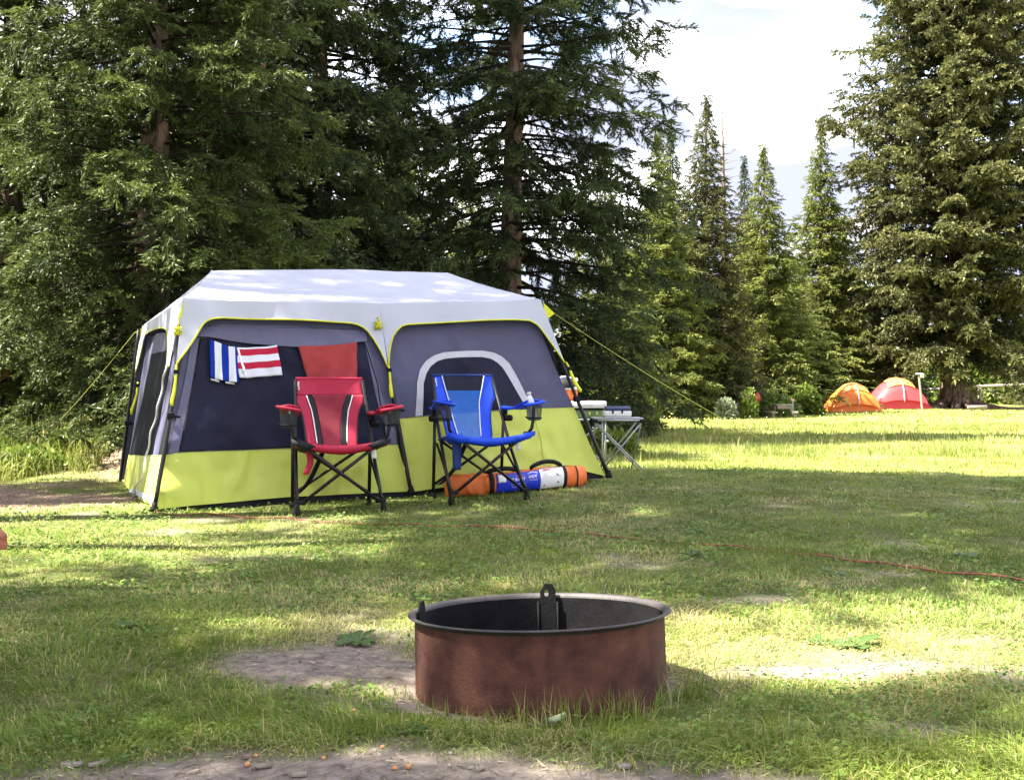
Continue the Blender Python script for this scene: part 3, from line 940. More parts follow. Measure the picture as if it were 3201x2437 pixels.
# front wall: upper grey, lower lime, two bays
obj('wall', MB().grid(ruled([(572, 975), (690, 975), (1190, 975)], [(520, 1420), (700, 1409), (920, 1398), (1240, 1388)], 44, 26, fw)), m_grey, tent)
obj('wall', MB().grid(ruled([(1192, 975), (1400, 975), (1668, 990)], [(1240, 1309), (1315, 1301), (1665, 1274), (1792, 1272)], 40, 26, fw)), m_grey, tent)
obj('lower_wall', MB().grid(ruled([(519, 1421), (560, 1415), (920, 1400), (1240, 1389)], [(487, 1592), (590, 1581), (905, 1553), (1140, 1541), (1284, 1535)], 46, 12, fw, .004)), m_lime, tent)
obj('lower_wall', MB().grid(ruled([(1238, 1310), (1315, 1302), (1665, 1275), (1793, 1273)], [(1286, 1537), (1390, 1522), (1700, 1497), (1832, 1472), (1891, 1488)], 44, 14, fw, .004)), m_lime, tent)
obj('groundsheet', MB().grid(ruled([(500, 1590), (590, 1580), (905, 1552), (1140, 1540), (1290, 1535), (1390, 1521), (1700, 1496), (1832, 1471), (1888, 1484)], [(500, 1597), (590, 1598), (905, 1573), (1140, 1556), (1290, 1550), (1390, 1537), (1700, 1512), (1832, 1496), (1888, 1494)], 50, 3, fw, -.012, .3)), m_black, tent)
# stitched seams
for L in ([(519, 1420), (560, 1414), (920, 1399), (1240, 1388)], [(1238, 1309), (1315, 1301), (1665, 1274), (1793, 1272)], [(1665, 1275), (1690, 1380), (1702, 1495)], [(575, 1015), (800, 1024), (1150, 1030)]):
    obj('seam', MB().tube([fw(u, v, .008) for u, v in resample(L, 36)], .003, 5), m_lime if L[0][0] == 1665 else m_grey, tent)
# big window of the first bay
obj('zip', MB().tube([fw(u, v, .0125) for u, v in resample([(627, 1062), (604, 1200), (561, 1411), (920, 1395), (1205, 1385), (1178, 1200), (1137, 1075)], 90)], .0042, 5), m_black, tent)
wtop = [(622, 1058), (690, 1058), (865, 1070), (1015, 1072), (1135, 1070)]
obj('window', MB().grid(ruled(wtop, [(555, 1414), (920, 1399), (1210, 1389)], 40, 26, fw, .006)), m_dark, tent, label='large dark window panel of the first bay')
obj('lit_wall_strip', MB().grid(ruled([(600, 1056), (575, 1200), (524, 1418)], [(623, 1056), (600, 1200), (556, 1415)], 24, 4, fw, .010)), m_grey2, tent)  # strip of the grey wall, light on it put into a paler colour
obj('lit_wall_strip', MB().grid(ruled([(1134, 1070), (1165, 1200), (1209, 1389)], [(1143, 1070), (1182, 1200), (1238, 1388)], 24, 4, fw, .010)), m_grey2, tent)  # right-hand wall strip, likewise paler to stand for light
flap = MB()
ft = resample([(604, 1030), (700, 1012), (900, 1020), (1142, 1038)], 48)
fb = resample([(612, 1054), (655, 1055), (690, 1060), (745, 1069), (790, 1077), (865, 1082), (940, 1087), (1015, 1082), (1080, 1077), (1140, 1071)], 48)
flap.grid([[fw(a[0] + (b[0] - a[0]) * t, a[1] + (b[1] - a[1]) * t, .008 + .022 * t + .010 * math.sin(i * .45) * t) for i, (a, b) in enumerate(zip(ft, fb))] for t in (0, .2, .4, .6, .8, 1)])
obj('window_flap', flap, m_grey2, tent)
# arched window of the second bay
sc = lambda L: [(1100 + .5 * a, 800 + .5 * b) for a, b in L]
outer = sc([(390, 1005), (394, 900), (400, 790), (418, 715), (455, 660), (500, 628), (560, 608), (640, 600), (720, 594), (820, 591), (890, 603), (940, 628), (985, 672), (1020, 735), (1075, 840), (1132, 946)])
inner = sc([(435, 1002), (437, 900), (441, 800), (458, 738), (485, 693), (525, 662), (575, 646), (650, 638), (720, 633), (815, 630), (868, 640), (908, 662), (945, 700), (980, 760), (1035, 855), (1094, 948)])
obj('window_trim', MB().grid(ruled(outer, inner, 60, 3, fw, .009)), m_trim, tent)
obj('window', MB().grid(ruled(inner, sc([(435, 1002), (1094, 948)]), 50, 18, fw, .006)), m_dark, tent, label='arched dark window of the second bay')
# short left wall
obj('side_wall', MB().grid(ruled([(468, 1050), (510, 1040), (572, 1030)], [(401, 1422), (460, 1424), (520, 1421)], 20, 16, lw)), m_grey, tent)
obj('side_window', MB().grid(ruled([(477, 1110), (505, 1098), (542, 1095)], [(405, 1421), (445, 1423), (478, 1421)], 16, 16, lw, .008)), m_net, tent)
obj('side_window', MB().grid(ruled([(556, 1100), (562, 1098)], [(490, 1421), (514, 1420)], 6, 12, lw, .008)), m_net, tent, label='narrow dark netting strip beside the corner pole')
obj('side_lower_wall', MB().grid(ruled([(401, 1421), (460, 1423), (520, 1420)], [(374, 1564), (410, 1553), (445, 1560), (483, 1591)], 24, 12, lw, .004)), m_lime, tent)
obj('reflective_strip', MB().grid(ruled([(377, 1538), (405, 1527), (440, 1533), (486, 1557)], [(375, 1555), (405, 1543), (440, 1550), (484, 1578)], 16, 3, lw, .012)), m_refl, tent)
# hidden walls that close the tent
ERL, ERR = T(.2, 2.72, 1.40), T(3.0, 2.72, 1.42)
EFL, EM, EFR = fw(567, 945, .085, 0), fw(1175, 957, .085, 0), fw(1677, 945, .085, 0)
def bil(a, b, c, d, n, m, sag=0):
    P = []
    for j in range(m):
        t = j / (m - 1)
        row = []
        for i in range(n):
            s = i / (n - 1)
            p = (a * (1 - s) + b * s) * (1 - t) + (c * (1 - s) + d * s) * t
            row.append(p - Vector((0, 0, sag * 4 * t * (1 - t) * math.sin(math.pi * s))))
        P.append(row)
    return P
ts = 1271 / 1
lo = lambda a, b, c, d: None
RB = T(TL - .05, .05, .0)
obj('end_wall', MB().grid(bil(EFR + Vector((.0, .05, -.02)), ERR, T(TL - .3, .2, .62), T(TL - .1, TD - .1, .6), 8, 8)), m_grey, tent)
obj('end_wall', MB().grid(bil(T(TL - .3, .2, .62), T(TL - .1, TD - .1, .6), T(TL - .05, .05, .02), T(TL - .03, TD - .03, .0), 8, 6)), m_lime, tent, label='lime lower part of the far end wall')
obj('rear_wall', MB().grid(bil(ERL, ERR, T(.03, TD - .03, 0), T(TL - .03, TD - .03, 0), 12, 8)), m_grey, tent)
# fly
R1, RM, R2 = T(.62, 1.46, 0), T(1.657, 1.46, 0), T(2.69, 1.46, 0)
R1.z, RM.z, R2.z = 1.829, 1.888, 1.897
def strip(top, bot, n, m, sag):
    def lerpl(L, s):
        k = min(len(L) - 2, int(s * (len(L) - 1))); f = s * (len(L) - 1) - k
        return L[k].lerp(L[k + 1], f)
    P = []
    for j in range(m):
        t = j / (m - 1)
        P.append([lerpl(top, i / (n - 1)).lerp(lerpl(bot, i / (n - 1)), t) - Vector((0, 0, sag * math.sin(math.pi * t) * (.4 + .6 * abs(math.sin(2 * math.pi * i / (n - 1))))
                  + .012 * (float(fbm(i * .35, j * .5, 5)) - .5))) for i in range(n)])
    return P
ERM = T(1.62, 2.74, 1.43)
fly = MB()
fly.grid(strip([R1, RM, R2], [EFL, EM, EFR], 49, 18, .035))
fly.grid(strip([R1, R1], [EFL, ERL], 20, 14, .03))
fly.grid(strip([R2, R2], [EFR, ERR], 20, 14, .03))
fly.grid(strip([R1, RM, R2], [ERL, ERM, ERR], 30, 10, .035))
hem = [(547, 1146), (560, 1125), (580, 1100), (600, 1070), (615, 1045), (628, 1023), (642, 1010), (662, 1004), (690, 1001), (790, 1004), (890, 1007), (1000, 1011), (1090, 1016), (1118, 1024), (1140, 1040), (1165, 1075), (1180, 1100), (1195, 1130), (1205, 1152)]
hem2 = [(1207, 1150), (1208, 1110), (1212, 1080), (1219, 1057), (1230, 1040), (1243, 1028), (1260, 1022), (1330, 1017), (1400, 1013), (1500, 1009), (1600, 1006), (1645, 1008), (1668, 1020), (1685, 1040), (1715, 1080), (1740, 1115), (1756, 1138)]
def valance(h, u0, u1, n):
    hh = resample(h, n)
    P = []
    for t in np.linspace(0, 1, 7):
        row = []
        for u, v in hh:
            uc = min(max(u, u0), u1)
            if u0 == 1175 and u < 1243:
                uc = 1175 + (u - 1207) / 36 * 68
            a = EFL.lerp(EM, (uc - 567) / (1175 - 567)) if uc <= 1175 else EM.lerp(EFR, (uc - 1175) / (1677 - 1175))
            b = fw(u, v, .085 - .03 * max(0, (v - 1030) / 120), .0)
            p = a.lerp(b, t)
            row.append(p + FN * .012 * math.sin(u * .021 + 1) * t)
        P.append(row)
    return P
fly.grid(valance(hem, 567, 1175, 70))
fly.grid(valance(hem2, 1175, 1677, 64))
hemL = [(550, 1150), (547, 1100), (546, 1049), (541, 1034), (529, 1028), (515, 1029), (503, 1032), (481, 1042), (469, 1053), (465, 1075), (458, 1104), (447, 1150), (432, 1193)]
def valance_l(n):
    P = []
    hh = resample(hemL, n)
    for t in np.linspace(0, 1, 6):
        row = []
        for u, v in hh:
            s = min(1, max(0, (541 - max(u, 447)) / 94.0))
            a = EFL.lerp(ERL, s)
            b = lw(u, v, .05, 0)
            row.append(a.lerp(b, t))
        P.append(row)
    return P
fly.grid(valance_l(50))
# outer side of the rear-left flap and of the far corner flap
tipR = fw(1756, 1138, .055, 0)
fly.grid([[EFR.lerp(tipR, t), EFR.lerp(tipR + E2 * .05, t) + E2 * .28 * math.sin(math.pi * (1 - t) * .5) * min(1, .3 + t) * (1 - t * .6)] for t in np.linspace(0, 1, 9)])
obj('fly', fly, m_fly, tent)
seam = MB()
seam.tube([R1.lerp(EFL, t) + Vector((0, 0, .004 - .03 * math.sin(math.pi * t))) for t in np.linspace(0, 1, 12)], .005, 5)
obj('seam', seam, m_fly, tent)
for h, w in ((hem, 0), (hem2, 0)):
    V = valance(h, 567 if h is hem else 1175, 1175 if h is hem else 1677, 70)[-1]
    obj('piping', MB().tube(V, .006, 6), m_yel, tent)
obj('piping', MB().tube(valance_l(50)[-1], .006, 6), m_yel, tent)
# poles, each with its foot
def pole(foot, top, bend=0.0):
    pts = [foot.lerp(top, t) + (FN * bend * math.sin(math.pi * t)) for t in np.linspace(0, 1, 12)]
    p = obj('pole', MB().tube(pts, [.0155] * 5 + [.0135] * 7, 10), m_pole, tent)
    f = MB()
    f.lathe([(.0, -.012), (.03, -.012), (.028, .012), (.018, .03), (.017, .05), (0, .05)], foot, 12)
    obj('pole_foot', f, m_black, p)
    k = MB()
    c = foot.lerp(top, .45)
    k.box(c, (.05, .05, .045), .4, .006)
    k.tube([c, c + E1 * .07 - Vector((0, 0, .012))], .008, 6)
    obj('pole_lock', k, m_black, p)
def footpt(u, v, y):
    p = at(u, v, y); return p
fl, fm, fr, rl = footpt(482, 1592, 7.86), footpt(1285, 1538, 8.62), footpt(1903, 1488, 9.30), footpt(368, 1562, 10.40)
pole(fl, EFL - FN * .06 + E1 * .05 - Vector((0, 0, .03)), .0)
pole(fm, EM - FN * .05 - Vector((0, 0, .03)), .0)
pole(fr, EFR - FN * .05 - Vector((0, 0, .03)), .0)
pole(rl, ERL - E1 * .03 - Vector((0, 0, .03)))
pole(T(TL, TD, 0), ERR - Vector((0, 0, .03)))
pole(T(1.85, TD + .05, 0), ERM - Vector((0, 0, .03)))
# yellow tie-outs: triangle tab, coiled rope, strap with buckle down each pole
def tieout(tab, coil, strap, fn, off):
    if tab:
        a, b, c = [fn(u, v, off + .012, 0) for u, v in tab]
        obj('tie_tab', MB().prism([a, b, c], FN * .004), m_yel, tent)
    if coil:
        k = MB(); c = fn(coil[0], coil[1], off + .03, 0); rr = random.Random(int(coil[0]))
        pts = [c + Vector((.026 * math.sin(i * 2.3 + rr.random()), -.012 + .014 * math.cos(i * 1.7), .030 * math.cos(i * 1.9 + rr.random() * .6))) for i in range(34)]
        k.tube(pts, .006, 5)
        k.tube([c + Vector((0, 0, .02)), c + Vector((.005, -.01, .07)), fn(tab[1][0], tab[1][1], off + .015, 0) if tab else c + Vector((0, 0, .1))], .005, 5)
        obj('rope_coil', k, m_yel, tent)
    if strap:
        rows = []
        for i, (u, v, w) in enumerate(strap):
            rows.append([fn(u - w * .7, v, off + .012, 0), fn(u, v, off + .020, 0), fn(u + w * .7, v, off + .012, 0)])
        s = obj('pole_strap', MB().grid(rows, .003), m_yel, tent)
        b = MB(); p = fn(strap[1][0], strap[1][1], off + .018, 0)
        b.box(p, (.034, .014, .03), .4, .004)
        obj('buckle', b, m_black, s)
tieout([(570, 950), (549, 1006), (562, 1000)], (551, 1045), [(546, 1148, 3), (545, 1170, 5), (543, 1200, 5), (539, 1230, 7), (532, 1262, 7), (532, 1275, 5)], fw, .085)
tieout([(1170, 968), (1169, 1003), (1178, 1001)], (1172, 1026), [(1206, 1148, 3), (1208, 1162, 5), (1211, 1195, 5), (1213, 1222, 8), (1215, 1240, 8), (1216, 1248, 5)], fw, .06)
tieout(None, None, [(1757, 1136, 3), (1768, 1157, 4), (1776, 1180, 7), (1787, 1204, 9), (1800, 1222, 8), (1801, 1230, 4)], fw, .06)
tieout(None, None, [(431, 1193, 3), (431, 1204, 5), (428, 1230, 5), (419, 1262, 6), (412, 1280, 7), (411, 1296, 4)], lambda u, v, o, w: at(u, v, 10.38), 0)
# guy ropes with their tabs
gR0 = EFR + Vector((.07, .06, -.075))
obj('tie_tab', MB().prism([EFR + Vector((.02, .01, -.02)), EFR + Vector((.115, .06, -.105)), EFR + Vector((.045, .03, -.16))], (.0, .006, .0)), m_yel, tent)
gR1 = onground(2405, 18.0, .03)
obj('guy_rope', MB().tube([(EFR + Vector((.11, .06, -.105))).lerp(gR1, t) - Vector((0, 0, .12 * 4 * t * (1 - t) * .5)) for t in np.linspace(0, 1, 16)], .0032, 5), m_guy, tent)
gL0 = ERL + Vector((-.05, .02, -.03)); gL1 = onground(112, 12.2, .05)
obj('tie_tab', MB().prism([ERL + Vector((.03, 0, 0)), ERL + Vector((-.07, .0, -.055)), ERL + Vector((.0, 0, -.10))], (0, .006, 0)), m_yel, tent)
obj('guy_rope', MB().tube([(ERL + Vector((-.06, 0, -.05))).lerp(gL1, t) - Vector((0, 0, .03 * math.sin(math.pi * t))) for t in np.linspace(0, 1, 14)], .0028, 5), m_guy, tent)
# printed maker's word on the side of the fly
def text_geo(s, bold=0.0):
    cu = bpy.data.curves.new('lettering', 'FONT')
    cu.body = s; cu.size = 1; cu.align_x = 'CENTER'; cu.align_y = 'CENTER'; cu.resolution_u = 3; cu.offset = bold
    o = bpy.data.objects.new('lettering', cu)
    COL.objects.link(o)
    dg = bpy.context.evaluated_depsgraph_get()
    me = bpy.data.meshes.new_from_object(o.evaluated_get(dg))
    vs_ = [v.co.copy() for v in me.vertices]; fs = [tuple(p.vertices) for p in me.polygons]
    bpy.data.objects.remove(o); bpy.data.curves.remove(cu); bpy.data.meshes.remove(me)
    return vs_, fs
v_, f_ = text_geo('CORE', .02)
wmax = max(p.x for p in v_)
mid = EFL.lerp(ERL, .55)
O_ = mid.lerp(R1, .17) + Vector((0, 0, 0)); xa = (EFL - ERL).normalized(); ya = (R1 - mid).normalized(); na = xa.cross(ya)
na = na if na.dot(Vector((0, 0, EYE)) - O_) > 0 else -na
obj('lettering', MB().add([O_ + xa * (p.x / wmax * .21) + ya * p.y * .13 + na * .02 for p in v_], f_), m_stripe, tent, smooth=False)

# cable down the short wall
cab = [(548, 1066), (533, 1126), (535, 1160), (524, 1194), (514, 1263), (501, 1306), (488, 1353), (481, 1388), (473, 1422), (471, 1456), (458, 1499), (441, 1533), (434, 1549), (426, 1556)]
cp = resample(cab, 40)
single('cable', MB().tube([lw(u, v, .035 + .006 * math.sin(i * .9), 1) for i, (u, v) in enumerate(cp)], .0085, 6), m_cord, 'pale grey cable hanging down the short side wall of the cabin tent', 'cable')

# towels tucked under the window flap
def towel(name, label, cat, A, B, mt, off, n=26, m=18, wob=.006, th=.008):
    P = ruled(A, B, n, m, fw, off)
    P = [[p + FN * wob * math.sin(i * .55 + j * .12) * (j / m) for i, p in enumerate(r)] for j, r in enumerate(P)]
    return single(name, MB().grid(P, th), mt, label, cat)
t1 = lambda L: [(640 + a * 260 / 2207, 1050 + b * 260 / 2207) for a, b in L]
NAVY, WHT, RED = (.008, .03, .26), (.62, .63, .72), (.40, .02, .05)
m_tw1 = STRIPES('navy_white_stripes', 0, [(0, NAVY), (.17, WHT), (.44, NAVY), (.70, WHT), (.93, NAVY)])
m_tw2 = STRIPES('crimson_white_stripes', 1, [(0, WHT), (.055, RED), (.27, WHT), (.50, RED), (.715, WHT)])
tw1 = towel('hand_towel', 'folded towel with upright navy and white stripes hanging on the big dark tent window', 'towel', t1([(110, 120), (245, 150), (450, 225), (620, 285), (840, 315)]), t1([(130, 1120), (230, 1150), (400, 1190), (600, 1235), (860, 1260)]), m_tw1, .034, wob=.010)
tw2 = towel('hand_towel', 'folded towel with level crimson and white stripes beside the navy striped towel', 'towel', t1([(740, 312), (1080, 325), (1600, 300), (1900, 255)]), t1([(900, 1125), (1150, 1125), (1600, 1075), (2040, 1050)]), m_tw2, .024, wob=.010)
obj('hem', MB().grid(ruled(t1([(835, 335), (930, 700), (985, 900), (1060, 1115)]), t1([(890, 350), (985, 710), (1050, 880), (1090, 1120)]), 20, 3, fw, .0375), .002), m_pipe, tw2)
obj('care_tag', MB().grid(ruled(t1([(960, 885), (1050, 878)]), t1([(975, 985), (1045, 985)]), 4, 4, fw, .044), .001), m_white, tw2)
fr_ = MB(); 
for (a, b) in (((150, 1140), (350, 1200)), ((540, 1225), (755, 1265))):
    P0, P1 = t1([a, b])
    for i in range(14):
        s = i / 13; u = P0[0] + (P1[0] - P0[0]) * s; v = P0[1] + (P1[1] - P0[1]) * s
        p = fw(u, v, .033); fr_.tube([p, p + Vector((.001, 0, -.012))], .003, 4)
f__ = obj('fringe', fr_, m_white, tw1); f__['kind'] = 'stuff'
c1 = lambda L: [(340 + .5 * a, 800 + .5 * b) for a, b in L]
towel('coral_towel', 'coral red towel hanging from the window flap above the red chair', 'towel', c1([(1178, 568), (1300, 567), (1420, 563), (1537, 550)]), c1([(1240, 790), (1330, 800), (1440, 800), (1536, 792)]), m_coral, .032, wob=.016)

# ------------------------------------------------------------------ folding chairs
def chair(label, x, y, rz, col, s=1.0):
    blue = col == 'blue'
    mc, mmesh = (m_blue, m_bluemesh) if blue else (m_red, m_redmesh)
    z = G(x, y)
    t = thing('folding_chair', label, 'chair', (x, y, z), rz)
    t.scale = (s, s, s)
    O = lambda n, mb, m, p=t, lb=None: obj(n, mb, m, p, local=True, label=lb)
    V = Vector
    for sx in (-1, 1):
        post = O('back_post', MB().tube([(sx * .29, -.25, .02), (sx * .27, 0, .36), (sx * .262, .12, .55), (sx * .238, .30, .89)], .0125, 8), m_pole)
        f = MB().lathe([(0, -.01), (.026, -.01), (.024, .02), (.016, .05), (.015, .07), (0, .07)], (sx * .29, -.25, 0), 10)
        O('foot', f, m_black, post)
        leg = O('rear_leg', MB().tube([(sx * .27, .20, .01), (sx * .272, .15, .65)], .013, 8), m_pole)
        O('foot', MB().lathe([(0, -.01), (.026, -.01), (.022, .02), (.016, .04), (0, .05)], (sx * .27, .20, 0), 10), m_black, leg)
        br = MB().box((sx * .272, .145, .63), (.045, .05, .045), 0, .008)
        O('bracket', br, m_black)
        O('lock_knob', MB().lathe([(0, -.028), (.022, -.026), (.024, 0), (.022, .026), (0, .028)], (sx * .30, .12, .585), 10, Matrix.Rotation(rad(90), 4, 'Y')), m_black)
        O('bracket', MB().box((sx * .272, -.245, .075), (.07, .03, .03), 0, .006), m_black)
        O('seat_joint', MB().box((sx * .285, -.26, .475), (.05, .04, .04), 0, .008), m_black)
        O('front_brace', MB().tube([(sx * .255, -.255 - .008 * sx, .075), (-sx * .275, -.265 - .008 * sx, .475)], .0115, 8), m_pole)
        O('rear_brace', MB().tube([(sx * .26, .205 + .008 * sx, .10), (-sx * .22, .17 + .008 * sx, .42)], .0105, 8), m_pole)
        O('side_brace', MB().tube([(sx * .285, -.24, .09), (sx * .255, .16, .40)], .0095, 8), m_pole)
        O('arm_post', MB().tube([(sx * .285, -.265, .475), (sx * .315, -.275, .52), (sx * .325, -.28, .59), (sx * .33, -.275, .65), (sx * .34, -.26, .685)], .0125, 8), m_pole)
        # arm: narrow cloth from the rear bracket to the padded front end with a cup holder
        rows = []
        for k in range(9):
            q = k / 8
            cx = sx * (.278 + .066 * q); cy = .17 - .42 * q; cz = .655 + .04 * q - .025 * math.sin(math.pi * q) + (.012 if q > .7 else 0)
            w = .028 + .034 * min(1, q * 1.6)
            rows.append([V((cx - w, cy, cz)), V((cx, cy, cz + .012)), V((cx + w, cy, cz))])
        arm = O('armrest', MB().grid(rows, .012), mc if not blue else mc)
        pad = MB()
        pad.tube([(sx * .345 + .064 * math.cos(a), -.25 + .068 * math.sin(a), .700 + .012 * math.cos(a) * sx) for a in np.linspace(0, 2 * math.pi, 22)], .022, 8, cap=False, flat=.5)
        O('arm_pad', pad, mc, arm)
        cup = MB().lathe([(.060, .69), (.052, .60), (.046, .575), (0, .572)], (sx * .345, -.25, 0), 18)
        hold = O('cup_holder', cup, MESH_CUP, arm)
        O('holder_rim', MB().tube([(sx * .345 + .052 * math.cos(a), -.25 + .052 * math.sin(a), .592) for a in np.linspace(0, 2 * math.pi, 18)], .006, 6, cap=False).tube([(sx * .345 - .05, -.252, .592), (sx * .345 - .07, -.255, .60)], .006, 6), m_black, hold)
    # seat
    rows = []
    for k in range(13):
        q = k / 12
        y_ = -.285 + .46 * q
        row = []
        for i in range(15):
            c = i / 14 * 2 - 1
            hw = .315 - .07 * q
            dip = .055 * (1 - c * c) * (.35 + .65 * math.sin(math.pi * min(1, .15 + .85 * q)))
            row.append(V((c * hw, y_, .49 - .06 * q - dip)))
        rows.append(row)
    fr = [[V((p.x * .97, p.y + .015, p.z - .062 + .02 * abs(p.x) / .3)) for p in rows[0]]]
    seat = O('seat', MB().grid(rows, .008), mc)
    O('seat_front', MB().grid([rows[0], [V((p.x * .985, p.y - .004, p.z - .03)) for p in rows[0]], fr[0]], .004), mc, seat)
    for sx in (-1, 1):
        O('corner_pocket', MB().grid([[V((sx * .335, -.30, .50)), V((sx * .25, -.30, .487)), V((sx * .17, -.298, .452))], [V((sx * .33, -.30, .47)), V((sx * .26, -.30, .44)), V((sx * .22, -.297, .425))], [V((sx * .30, -.13, .44)), V((sx * .26, -.13, .41)), V((sx * .22, -.13, .40))]], .004), mc if blue else m_stripe, seat)
    # back panel: horizontal lines at height z between signed half widths
    def bp(z, xx):
        yy = .165 + (z - .47) * .335 - .012 + .05 * (1 - (xx / .25) ** 2) * math.sin(math.pi * min(1, max(0, (z - .42) / .5))) 
        return V((xx, yy, z))
    def lin(tab, z):
        for (z0, a), (z1, b) in zip(tab, tab[1:]):
            if z0 >= z >= z1:
                return a + (b - a) * (z0 - z) / (z0 - z1)
        return tab[-1][1]
    OUT = [(.905, .238), (.76, .247), (.735, .242), (.70, .218), (.64, .198), (.56, .188), (.45, .178)]
    def panel(name, f0, f1, z0, z1, mt, par=None, off=0.0, n=6, lb=None, th=.004):
        rows = []
        for z_ in np.linspace(z0, z1, 22):
            rows.append([bp(z_, f0(z_) + (f1(z_) - f0(z_)) * i / (n - 1)) - V((0, off, 0)) for i in range(n)])
        return O(name, MB().grid(rows, th), mt, par or t, lb)
    out = lambda z_: lin(OUT, z_)
    if blue:
        PI_ = [(.905, .17), (.80, .145), (.70, .118), (.62, .112), (.45, .09)]
        pf = lambda z_: lin(PI_, z_)
        bk = panel('backrest', lambda z_: -pf(z_), pf, .79, .40, m_bluemesh, n=12, lb='blue see-through mesh backrest')
        panel('mesh_window', lambda z_: -pf(z_), pf, .90, .79, m_blackmesh, bk, n=12)
    else:
        PI_ = [(.79, .165), (.74, .150), (.68, .130), (.60, .118), (.45, .105)]
        IN = [(.79, .125), (.74, .105), (.70, .090), (.60, .075), (.45, .062)]
        pf = lambda z_: lin(PI_, z_)
        nf = lambda z_: lin(IN, z_)
        bk = panel('backrest', lambda z_: -out(z_), out, .905, .79, mc, n=14, lb='solid red top band of the backrest')
        panel('mesh_window', lambda z_: -nf(z_), nf, .79, .40, m_redmesh, bk, n=10)
    for sx in (-1, 1):
        panel('side_panel', lambda z_: sx * pf(z_), lambda z_: sx * out(z_), .905 if blue else .79, .40, mc, bk)
        if not blue:
            panel('side_stripe', lambda z_: sx * nf(z_), lambda z_: sx * pf(z_), .79, .40, m_stripe, bk)
        O('piping', MB().tube([bp(z_, sx * pf(z_)) - V((0, .006, 0)) for z_ in np.linspace(.90 if blue else .785, .45, 16)], .0042, 5), m_pipe, bk)
        O('edge_binding', MB().tube([bp(z_, sx * out(z_)) for z_ in np.linspace(.90, .45, 20)], .006, 5), m_navy if blue else m_stripe, bk)
    O('top_binding', MB().tube([bp(.905, c * .238) for c in np.linspace(-1, 1, 12)], .009, 6), m_navy if blue else m_red, bk)
    v_, f_ = text_geo('kijaro', .012)
    w_ = max(p.x for p in v_) * 2
    lg = []
    for p in v_:
        zz = .853 - p.x / w_ * .058; xx = -.218 + p.y * .018 + (.853 - zz) * .1
        lg.append(bp(zz, xx) - V((0, .0075, 0)))
    O('lettering', MB().add(lg, f_), m_pipe, bk)
    # carry strap, pouch and tag hanging under the seat
    O('carry_strap', MB().grid([[V((-.10 - .17 * q - .0 , .02 + .1 * q, .40 - .30 * q - .05 * math.sin(math.pi * q))), V((-.075 - .17 * q + .012, .02 + .1 * q, .405 - .30 * q - .05 * math.sin(math.pi * q)))] for q in np.linspace(0, 1, 12)], .003), m_black)
    if blue:
        O('storage_strap', MB().grid([[V((-.235 + w * (.045 - .008 * q), -.20, .43 - .20 * q)) for w in (-.75, 0, .75)] for q in np.linspace(0, 1, 8)], .018), m_navy)
    else:
        O('storage_strap', MB().grid([[V((-.225 + w * .026 + (.03 * math.sin(q * 2.6) if q < .6 else .03 * math.sin(1.56) - .075 * (q - .6)), -.20, .45 - .19 * q)) for w in (-.8, 0, .8)] for q in np.linspace(0, 1, 12)], .012), m_red)
    O('tag', MB().grid([[V((.222 + w * .022 + .008 * q, -.235, .435 - .075 * q)) for w in (-.8, 0, .8)] for q in np.linspace(0, 1, 5)], .002), m_white)
    return t
MESH_CUP = MAT('cup_mesh', (.03, .032, .036), .7, .1, 20, see=.45)
chair('red folding camp chair with black side stripes in front of the big tent window', -1.22, 7.95, rad(17), 'red')
bc = chair('blue folding camp chair with see-through mesh back in front of the arched window', -.255, 8.42, rad(23), 'blue')
# bottle standing in the right cup holder of the blue chair
def local_to_world(t, p):
    return Matrix.Translation(t.location) @ Matrix.Rotation(t.rotation_euler.z, 4, 'Z') @ Vector(p)
bp_ = local_to_world(bc, (.345, -.24, .575))
bt = thing('water_bottle', 'clear water bottle in the cup holder of the blue chair', 'bottle', bp_)
TB = Matrix.Rotation(rad(-10), 4, 'Y')
obj('bottle_body', MB().lathe([(0, 0), (.029, .003), (.031, .02), (.029, .05), (.031, .08), (.031, .12), (.028, .145), (.017, .175), (.0125, .185), (.0125, .192)], (0, 0, 0), 18, TB), m_clear, bt, local=True)
obj('cap', MB().lathe([(0, .206), (.014, .206), (.015, .203), (.015, .188), (0, .188)], (0, 0, 0), 16, TB), m_white, bt, local=True)

# ------------------------------------------------------------------ long orange bag with printed panel
A_, B_ = onground(1400, 8.56, .085), onground(1822, 8.98, .085)
bag = thing('canopy_bag', 'long orange bag with a blue and white printed panel, lying against the tent', 'bag', (A_ + B_) / 2 - Vector((0, 0, .085)))
ax_ = (B_ - A_).normalized(); up_ = Vector((0, 0, 1)); fr2 = ax_.cross(up_)
fr2 = fr2 if fr2.y < 0 else -fr2
BL = (B_ - A_).length
def bagp(s, ang, off=0.0):
    """s along the bag, ang from the top (0) round the front (90)"""
    c, n = math.cos(rad(ang)), math.sin(rad(ang))
    e = .45
    k = 1 / (abs(c) ** (1 / e) + abs(n) ** (1 / e)) ** e
    r = .082 * (1 + .05 * math.sin(s * 9 + 1) + .13 * (float(fbm(s * 9, ang * .03, 6)) - .5)) * (1 if .02 < s < .98 else .93)
    return A_ + ax_ * BL * s + up_ * (c * k * (r + off) - .006 * math.sin(s * 6)) + fr2 * (n * k * (r + off))
def around(s0, s1, a0, a1, n, m, off):
    return [[bagp(s0 + (s1 - s0) * i / (n - 1), a0 + (a1 - a0) * j / (m - 1), off) for i in range(n)] for j in range(m)]
bm_ = MB(); bm_.grid(around(0, 1, 0, 360, 60, 32, 0))
